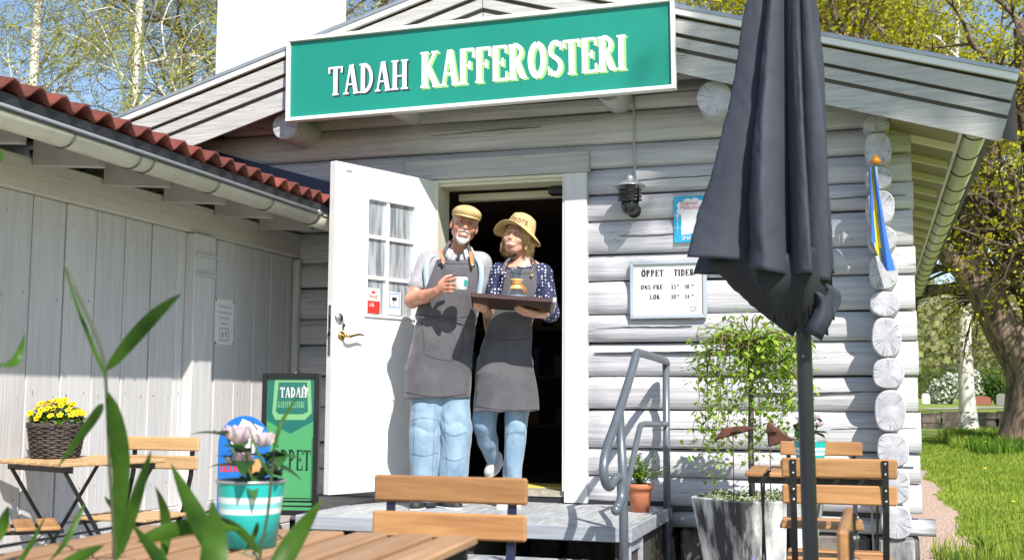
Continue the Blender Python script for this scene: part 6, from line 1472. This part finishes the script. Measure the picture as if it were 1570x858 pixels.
for i in range(N_+1):
    a=R_(200+140*i/N_); x,y=math.cos(a),math.sin(a)
    V+=[HM(.072*x,-.045+.055*y,.047-.004*abs(x)),HM(.080*x,-.055+.098*y,.026+.010*abs(x)**2),HM(.080*x,-.055+.098*y,.020+.010*abs(x)**2),HM(.072*x,-.045+.055*y,.038)]
mb.add(V,[(4*i+q,4*i+4+q,4*i+4+(q+1)%4,4*i+(q+1)%4) for i in range(N_) for q in range(4)],0,True); mb.build('cap_peak',capm,man)
prn=MB()   # faint printed marks on the cloth of the cap
for (x,y,z,dx,dz) in ((-.045,-.075,.062,.012,.012),(-.03,-.09,.060,.014,-.002),(.0,-.106,.062,.02,.006),(.02,-.104,.066,.016,-.008),(.035,-.095,.060,.012,.01),(-.062,-.055,.058,.006,.014)):
    prn.tube([HM(x,y-.006,z),HM(x+dx,y-.006,z+dz)],.0016,4)
prn.build('cap_print',mat('faded_print',(.16,.10,.05),.9),man)
# shoes
shb=mat('black_trainer',(.022,.022,.024),.6); shs=mat('light_sole',(.62,.62,.60),.7)
def shoe(t,heel,toe,up,m1,m2,w=.045,toecap=None):
    heel=np.array(heel);toe=np.array(toe); d=toe-heel; L=np.linalg.norm(d); d/=L
    lo=np.minimum(heel,toe)-.11; hi=np.maximum(heel,toe)+.13
    S=SDF(lo,hi,.004); S.cap(heel+d*.03,heel+d*L*.55,w*.82,w*.95,.02); S.cap(heel+d*L*.55,toe-d*.04,w*.98,w*.82,.02); S.cap(heel+d*.035+np.array([0,0,.04]),heel+d*L*.36+np.array([0,0,.030]),w*.78,w*.80,.02)
    Z=S.ax[2][None,None,:]; base=min(heel[2],toe[2])
    if abs(d[2])<.3:
        S.F=np.maximum(S.F,(heel[2]-.020-Z).astype(np.float32)); 
    S.build('shoe',m1,t,1)
    S=SDF(lo,hi,.004); S.cap(heel+d*.028,heel+d*L*.55,w*.90,w*1.04,.02); S.cap(heel+d*L*.55,toe-d*.04,w*1.05,w*.90,.02)
    n_=np.cross(d,[d[1],-d[0],0]); n_=np.array([0,0,1.]) if abs(d[2])<.3 else n_/np.linalg.norm(n_)*(-1 if n_[1]>0 else 1)
    X=S.ax[0][:,None,None]-heel[0];Y=S.ax[1][None,:,None]-heel[1];Zr=S.ax[2][None,None,:]-heel[2]
    q=X*n_[0]+Y*n_[1]+Zr*n_[2]
    S.F=np.maximum(S.F,np.maximum(q+.008,-q-.030).astype(np.float32)); S.build('sole',m2,t,1)
    return d,n_
def laces(t,heel,toe,n,m):
    heel=np.array(heel);toe=np.array(toe); d=(toe-heel)/np.linalg.norm(toe-heel); s_=np.cross(d,[0,0,1.]); mb=MB()
    for i in range(n):
        c=heel+(toe-heel)*(.42+.085*i)+np.array([0,0,.052-.009*i]); mb.tube([c-s_*.018,c+np.array([0,0,.005]),c+s_*.018],.0028,5)
    mb.build('laces',m,t)
shoe(man,m_(650,771,.07)+np.array([0,0,.0]),m_(643,776,-.16),0,shb,shs); shoe(man,m_(678,771,.03),m_(713,776,-.10),0,shb,shs)
laces(man,m_(650,771,.07),m_(643,776,-.16),4,inkm); laces(man,m_(678,771,.03),m_(713,776,-.10),4,inkm)
# mug in his hand
mg=thing('mug','small white enamel mug with a dark rim and green mark held by the man','mug',(0,0,0)); 
def world(pos,loc): 
    c,s_=math.cos(YAW0),math.sin(YAW0); return (pos[0]+c*loc[0]-s_*loc[1],pos[1]+s_*loc[0]+c*loc[1],pos[2]+loc[2])
mg.location=world(MPOS,m_(712,446,-.31)); mg.rotation_euler=(R_(4),R_(3),YAW0)
enam=mat('white_enamel',(.80,.79,.78),.2)
MB().lathe([(.001,0),(.036,0),(.040,.004),(.041,.076)],28).lathe([(.0385,.076),(.0375,.01),(.001,.008)],28).build('cup',enam,mg)
MB().tube([(.0405*math.cos(a*PI/14),.0405*math.sin(a*PI/14),.0765) for a in range(29)],.002,6,0,False).build('rim',inkm,mg)
MB().tube(smooth([(-.040,0,.062),(-.062,0,.058),(-.066,0,.035),(-.040,0,.018)],4),.0045,7).build('handle',enam,mg)
mb=MB(); V=[]
for i in range(5):
    a=R_(-62+i*9); V+=[(.0418*math.cos(a),.0418*math.sin(a),.022),(.0418*math.cos(a),.0418*math.sin(a),.058)]
mb.add(V,[(2*i,2*i+2,2*i+3,2*i+1) for i in range(4)]); mb.build('printed_mark',mat('green_mark',(.01,.35,.30),.4),mg)
# ------------------------------------------------------------------ the woman
WPOS=(-2.085,-.47,.337); wdep=7.0; w_=pmap(770,wdep)
wom=thing('person','smiling woman in sun hat, polka dot blouse and apron holding a tray','person',WPOS,YAW0)
hw=w_(784,367,-.02); HW=Head(hw,euler(R_(-24),R_(9),R_(9)),.93)
S=SDF((-.36,-.42,-.01),(.36,.34,1.78),.0046); xw=lambda px: w_(px,0)[0]; zw=lambda py: w_(0,py)[2]
S.col([(zw(560),xw(771),.04,.115,.09),(zw(520),xw(774),.035,.105,.09),(zw(480),xw(781),.03,.10,.085),(zw(440),xw(790),.02,.14,.10),(zw(418),xw(792),.02,.13,.085),(zw(402),xw(795),.02,.07,.06)],.03)
S.cap(w_(761,417,.02),w_(820,419,.02),.042,.042,.04)
S.cap(w_(796,412,.02),w_(792,385,.0),.046,.044,.025)
head_sdf(S,HW,False)
sl_=w_(755,419,.02); el_=w_(742,482,-.03); wl_=w_(734,476,-.22)
S.chain([sl_,el_,wl_],[.040,.034,.022],.02)
hand_sdf(S,wl_,w_(724,462,-.27)-wl_,(.5,.3,-.6),.065,[(-.72,[.3,.5,.5],[.034,.022,.018],.0078),(-.25,[.35,.55,.5],[.037,.024,.018],.0082),(.25,[.4,.6,.5],[.035,.022,.018],.008),(.7,[.5,.6,.5],[.028,.018,.015],.0072)],(-.9,[(.9,-.5,-.2),(.8,-.4,.5)],[.032,.028],.0090))
sr_=w_(825,421,.03); er_=w_(834,482,-.02); wr_=w_(812,484,-.20)
S.chain([sr_,er_,wr_],[.041,.035,.023],.02)
hand_sdf(S,wr_,w_(792,480,-.25)-wr_,(-.2,.3,.9),.065,[(-.72,[.1,.2,.2],[.034,.022,.018],.0078),(-.25,[.05,.25,.2],[.037,.024,.018],.0082),(.25,[.1,.2,.3],[.035,.022,.018],.008),(.7,[.2,.25,.3],[.028,.018,.015],.0072)],(.9,[(.8,.5,.5),(.9,.6,.0)],[.032,.028],.0090))
# standing leg and the leg bent back
S.chain([w_(788,560,.03),w_(783,650,.0),w_(778,762,.03)],[.085,.055,.038],.03)
S.chain([w_(748,560,.03),w_(734,652,.02),w_(749,708,.19)],[.085,.055,.036],.03)
S.build('body',skin_w,wom,1)
face_parts(wom,HW,False,(-.35,-1,.15))
# blouse with woven dots
def dotmat():
    m=bpy.data.materials.new('navy_polka_dot'); m.use_nodes=True; t=m.node_tree; N=t.nodes; L=t.links; b=N['Principled BSDF']; b.inputs['Roughness'].default_value=.75
    tc=N.new('ShaderNodeTexCoord'); mp=N.new('ShaderNodeMapping'); mp.inputs['Scale'].default_value=(1,1,1); v=N.new('ShaderNodeTexVoronoi'); v.inputs['Scale'].default_value=50; v.inputs['Randomness'].default_value=.35
    L.new(tc.outputs['Object'],mp.inputs[0]); L.new(mp.outputs[0],v.inputs['Vector']); c=N.new('ShaderNodeValToRGB'); e=c.color_ramp.elements; e[0].position=.24; e[0].color=(.75,.75,.80,1); e[1].position=.30; e[1].color=(.018,.022,.075,1)
    L.new(v.outputs['Distance'],c.inputs[0]); L.new(c.outputs[0],b.inputs['Base Color']); return m
dotm=dotmat()
S=SDF((-.36,-.30,.80),(.36,.30,1.50),.0048)
S.col([(zw(525),xw(774),.035,.112,.10),(zw(480),xw(782),.03,.112,.098),(zw(440),xw(790),.02,.152,.112),(zw(420),xw(792),.02,.142,.098),(zw(408),xw(795),.02,.09,.07)],.03,fold=fb_(3,.004))
S.cap(w_(759,419,.02),w_(822,421,.02),.049,.049,.04)
S.cap(sl_,sl_+(el_-sl_)*.93,.051,.050,.025); S.cap(sr_,sr_+(er_-sr_)*1.0,.052,.054,.025); S.cap(er_,er_+(wr_-er_)*.18,.052,.048,.02)
S.cap(w_(795,410,-.01),w_(792,380,-.03),.052,.062,.004,'sub')
S.build('blouse',dotm,wom,2)
S=SDF((-.36,-.26,.0),(.36,.34,1.05),.005)
lf2=lambda sd: legfold(sd+4)
S.col([(zw(600),xw(771),.045,.125,.11),(zw(520),xw(773),.04,.122,.10)],.02)
S.col([(.075,xw(779),.02,.052,.06),(.25,xw(779),.0,.058,.065),(.44,xw(783),-.01,.066,.072),(.62,xw(784),.01,.078,.085),(.85,xw(782),.035,.085,.10)],.015,2.1,lf2(1))
S.chain([w_(748,560,.03),w_(735,648,.02)],[.10,.070],.02); S.chain([w_(735,650,.02),w_(741,676,.09),w_(748,701,.17)],[.068,.058,.044],.02)
S.build('jeans',denim,wom,1); Bj=bvh(S)
for pts in ([(797,640),(796,700),(793,758)],[(768,640),(769,700),(770,758)],[(770,665),(784,661),(797,664)]): stitched(Bj,[w_(*p) for p in pts],.0016,seamm,wom,'trouser_seam')
fold_w=lambda a,Z,X,Y: -.010*np.exp(-np.abs(np.sin(X*8+Z*2.8+2+1.3*np.sin(Z*5+X*6)))*6)*np.clip((1.2-Z)/.3,.2,1)+np.clip((1.15-Z)/.4,.25,1)*(.0045*np.sin(X*24+2.0*np.sin(Z*5+1)+2)+.004*np.sin(X*12-Z*6+1.6*np.sin(X*8+Z*7)))+.003*np.sin(Z*36+3*np.sin(X*9))*np.exp(-((Z-1.02)/.07)**2)
Sa=apron(wom,'apron',[(zw(640),xw(772),.01,.215,.155),(zw(600),xw(772),.01,.20,.150),(zw(540),xw(774),.01,.178,.14),(zw(490),xw(782),.01,.150,.125),(zw(450),xw(789),.01,.160,.130),(zw(415),xw(793),.015,.14,.11)],
  [(zw(631),xw(713),xw(819)),(zw(590),xw(716),xw(813)),(zw(540),xw(726),xw(806)),(zw(490),xw(742),xw(806)),(zw(450),xw(763),xw(812)),(zw(418),xw(768),xw(812))],
  ((-.3,-.26,.52),(.32,.1,1.48)),-.01,fold_w)
Ba=bvh(Sa)
for pts in ([(718,622),(765,629),(815,628)],[(738,520),(770,526),(804,522)],[(770,423),(790,425),(808,423)]): stitched(Ba,[w_(*p) for p in pts],.0020,stm,wom,'apron_seam')
for (xa,ya,xb,yb,q) in ((766,406,761,421,-.112),(812,408,806,424,-.112)):
    A=Vector(w_(xa,ya,q+.022)); B=Vector(w_(xb,yb,q)); mb=MB(); V=[A+Vector((-.009,0,0)),A+Vector((.009,0,0)),B+Vector((.009,0,0)),B+Vector((0,0,-.011)),B+Vector((-.009,0,0))]; mb.add(V,[(0,1,2,3,4)]); mb.build('leather_tab',leather,wom).modifiers.new('t','SOLIDIFY').thickness=.005
    MB().lathe([(.004,-.003),(.008,-.003),(.008,.001),(.004,.001)],14,tuple(B+Vector((0,-.004,-.005))),0,Matrix.Rotation(R_(90),4,'X')).build('eyelet',chromem,wom)
    strap(smooth([tuple(B),tuple(A),tuple(w_((xa*2+793)/3,ya-9,-.045)),tuple(w_(793+(xa-789)*.3,ya-16,.05))],4),.008,apronm,wom,'apron_strap')
blond=mat('blond_hair',(.62,.42,.19),.6,(.36,.22,.09),50,(1,1,.25),.6,60)
S=SDF(hw-.2,hw+.2,.004); S.ell(HW(0,.026,.03),(.084,.098,.090),.0,HW.R)
S.ell(HW(.0,.085,-.065),(.070,.052,.060),.03,HW.R)
for s_ in (-1,1): S.cap(HW(s_*.080,-.012,.01),HW(s_*.084,-.018,-.075),.016,.009,.02); S.cap(HW(s_*.078,.045,-.02),HW(s_*.07,.055,-.10),.030,.016,.02)
S.ell(HW(0,-.085,-.01),(.062,.075,.075),.006,HW.R,'sub'); S.build('hair',blond,wom,1)
hg=random.Random(3); hs=MB()
for k in range(46):
    s_=hg.choice((-1,1,1)); a=hg.uniform(-.03,.10); p0=HW(s_*.080,a,.0+hg.uniform(-.03,.02)); p1=HW(s_*(.086+hg.uniform(-.01,.012)),a+hg.uniform(-.015,.015),-.05); p2=HW(s_*(.078+hg.uniform(-.02,.02)),a+hg.uniform(-.02,.02),-.10-hg.uniform(0,.03)); hs.tube([p0,p1,p2],[.0035,.003,.0008],4)
hs.build('hair_strands',blond,wom)['kind']='stuff'
hatm=mat('straw_hat_cloth',(.62,.45,.22),.9,(.52,.36,.16),35,(1,1,1),.4,180)
HH=Head(HW(0,.012,.052),euler(R_(-20),R_(10),R_(17)),1.06)
V=[];N_=48; prof=[(.001,.098),(.045,.095),(.068,.082),(.080,.05),(.086,.012),(.090,.0),(.098,-.002),(.115,-.010),(.135,-.020),(.143,-.026),(.142,-.029),(.12,-.018),(.098,-.008),(.086,-.004),(.082,.01)]
for r,z in prof:
    for j in range(N_):
        a=2*PI*j/N_; dip=(-.020*math.cos(2*a)+.006*math.sin(3*a+1)) if r>.095 else 0; dip*=(r-.09)/.05 if r>.09 else 0
        V.append(HH(r*math.cos(a)*.98,r*math.sin(a)*1.06,z+dip))
mb=MB(); mb.add(V,[(i*N_+j,i*N_+(j+1)%N_,(i+1)*N_+(j+1)%N_,(i+1)*N_+j) for i in range(len(prof)-1) for j in range(N_)],0,True); mb.build('sun_hat',hatm,wom)
mb=MB()
def hp_(u,v,d):   # wrap the print round the crown
    a=-PI/2+u/.086; r=.0868-.10*max(0,v-.012)*.9; return HH(r*math.cos(a)*.98,r*math.sin(a)*1.06,v+.006)
plain_text(mb,'ifeora',lambda u,v,d:hp_(u-.055,v+.012,d),.058,0,xs=.9); mb.build('hat_print',mat('faded_print',(.16,.10,.05),.9),wom)
canv=mat('white_canvas',(.72,.70,.67),.7)
shoe(wom,w_(787,768,.08),w_(757,776,-.10),0,canv,mat('cream_rubber',(.70,.67,.60),.6),.042); laces(wom,w_(787,768,.08),w_(757,776,-.10),5,canv)
shoe(wom,w_(760,703,.23),w_(738,729,.14),0,mat('grey_canvas',(.45,.45,.46),.7),mat('cream_rubber',(.70,.67,.60),.6),.040)
# tray, coffee maker and lid
tp_=w_(779,466,-.30); TR=Matrix.Translation(Vector(world(WPOS,tp_)))@Matrix.Rotation(YAW0,4,'Z')@Matrix.Rotation(R_(3.5),4,'Y')@Matrix.Rotation(R_(-7),4,'X')
ty=thing('serving_tray','dark brown serving tray with a silver right end held up by the woman','tray'); ty.matrix_world=TR
brn=mat('dark_brown_tray',(.045,.018,.014),.4); 
MB().box(-.235,.215,-.15,.15,-.016,-.004).build('base',brn,ty,bevel=.004)
MB().box(-.24,.218,-.156,-.1505,-.018,.006).box(-.24,.218,.1505,.156,-.018,.012).box(-.2405,-.2355,-.15,.15,-.018,.012).build('rim',brn,ty,bevel=.002)
MB().box(.2155,.240,-.156,.156,-.018,.012).build('metal_end',mat('satin_tray_metal',(.55,.56,.58),.35,metal=.6),ty,bevel=.004)
def onT(x,y,z): return TR@Vector((x,y,z))
cm=thing('glass_coffee_maker','hourglass glass coffee maker with wooden collar standing on the tray','coffee maker'); cm.location=onT(.015,-.03,.000); cm.rotation_euler=(0,0,YAW0)
gl_=glassmat('clear_glass',(.90,.94,.96),.03,.25)
MB().lathe([(.001,.0),(.058,.0),(.066,.008),(.060,.035),(.030,.085),(.021,.100),(.026,.115),(.052,.182),(.054,.184),(.050,.181),(.023,.112)],32).build('flask',gl_,cm)
MB().lathe([(.0575,.003),(.063,.010),(.055,.034),(.001,.034)],28).build('coffee',mat('pale_coffee_water',(.22,.26,.33),.1),cm)
MB().lathe([(.041,.070),(.034,.086),(.026,.100),(.034,.114),(.041,.126),(.035,.127),(.022,.100),(.035,.069),(.041,.070)],28).build('wooden_collar',mat('pale_beech',(.68,.40,.15),.45,(.58,.32,.11),20),cm)
MB().tube([(0.03*math.cos(a*PI/8),.03*math.sin(a*PI/8),.10) for a in range(17)],.0035,6,0,False).tube([(.03,-.01,.10),(.045,-.02,.06),(.050,-.02,.03)],.003,5).tube([(.028,-.012,.10),(.056,-.02,.07),(.060,-.018,.045)],.003,5).build('leather_tie',leather,cm)
ld=thing('white_dish','small white domed lid lying on the right side of the tray','lid'); ld.location=onT(.13,-.04,.002); ld.rotation_euler=(0,0,YAW0)
MB().lathe([(.001,.022),(.02,.021),(.036,.014),(.042,.0),(.001,.0)],24).build('dome',mat('white_plastic',(.74,.70,.66),.4),ld); MB().lathe([(.040,-.002),(.046,-.001),(.046,.003),(.040,.004)],24).build('rim',enam,ld)
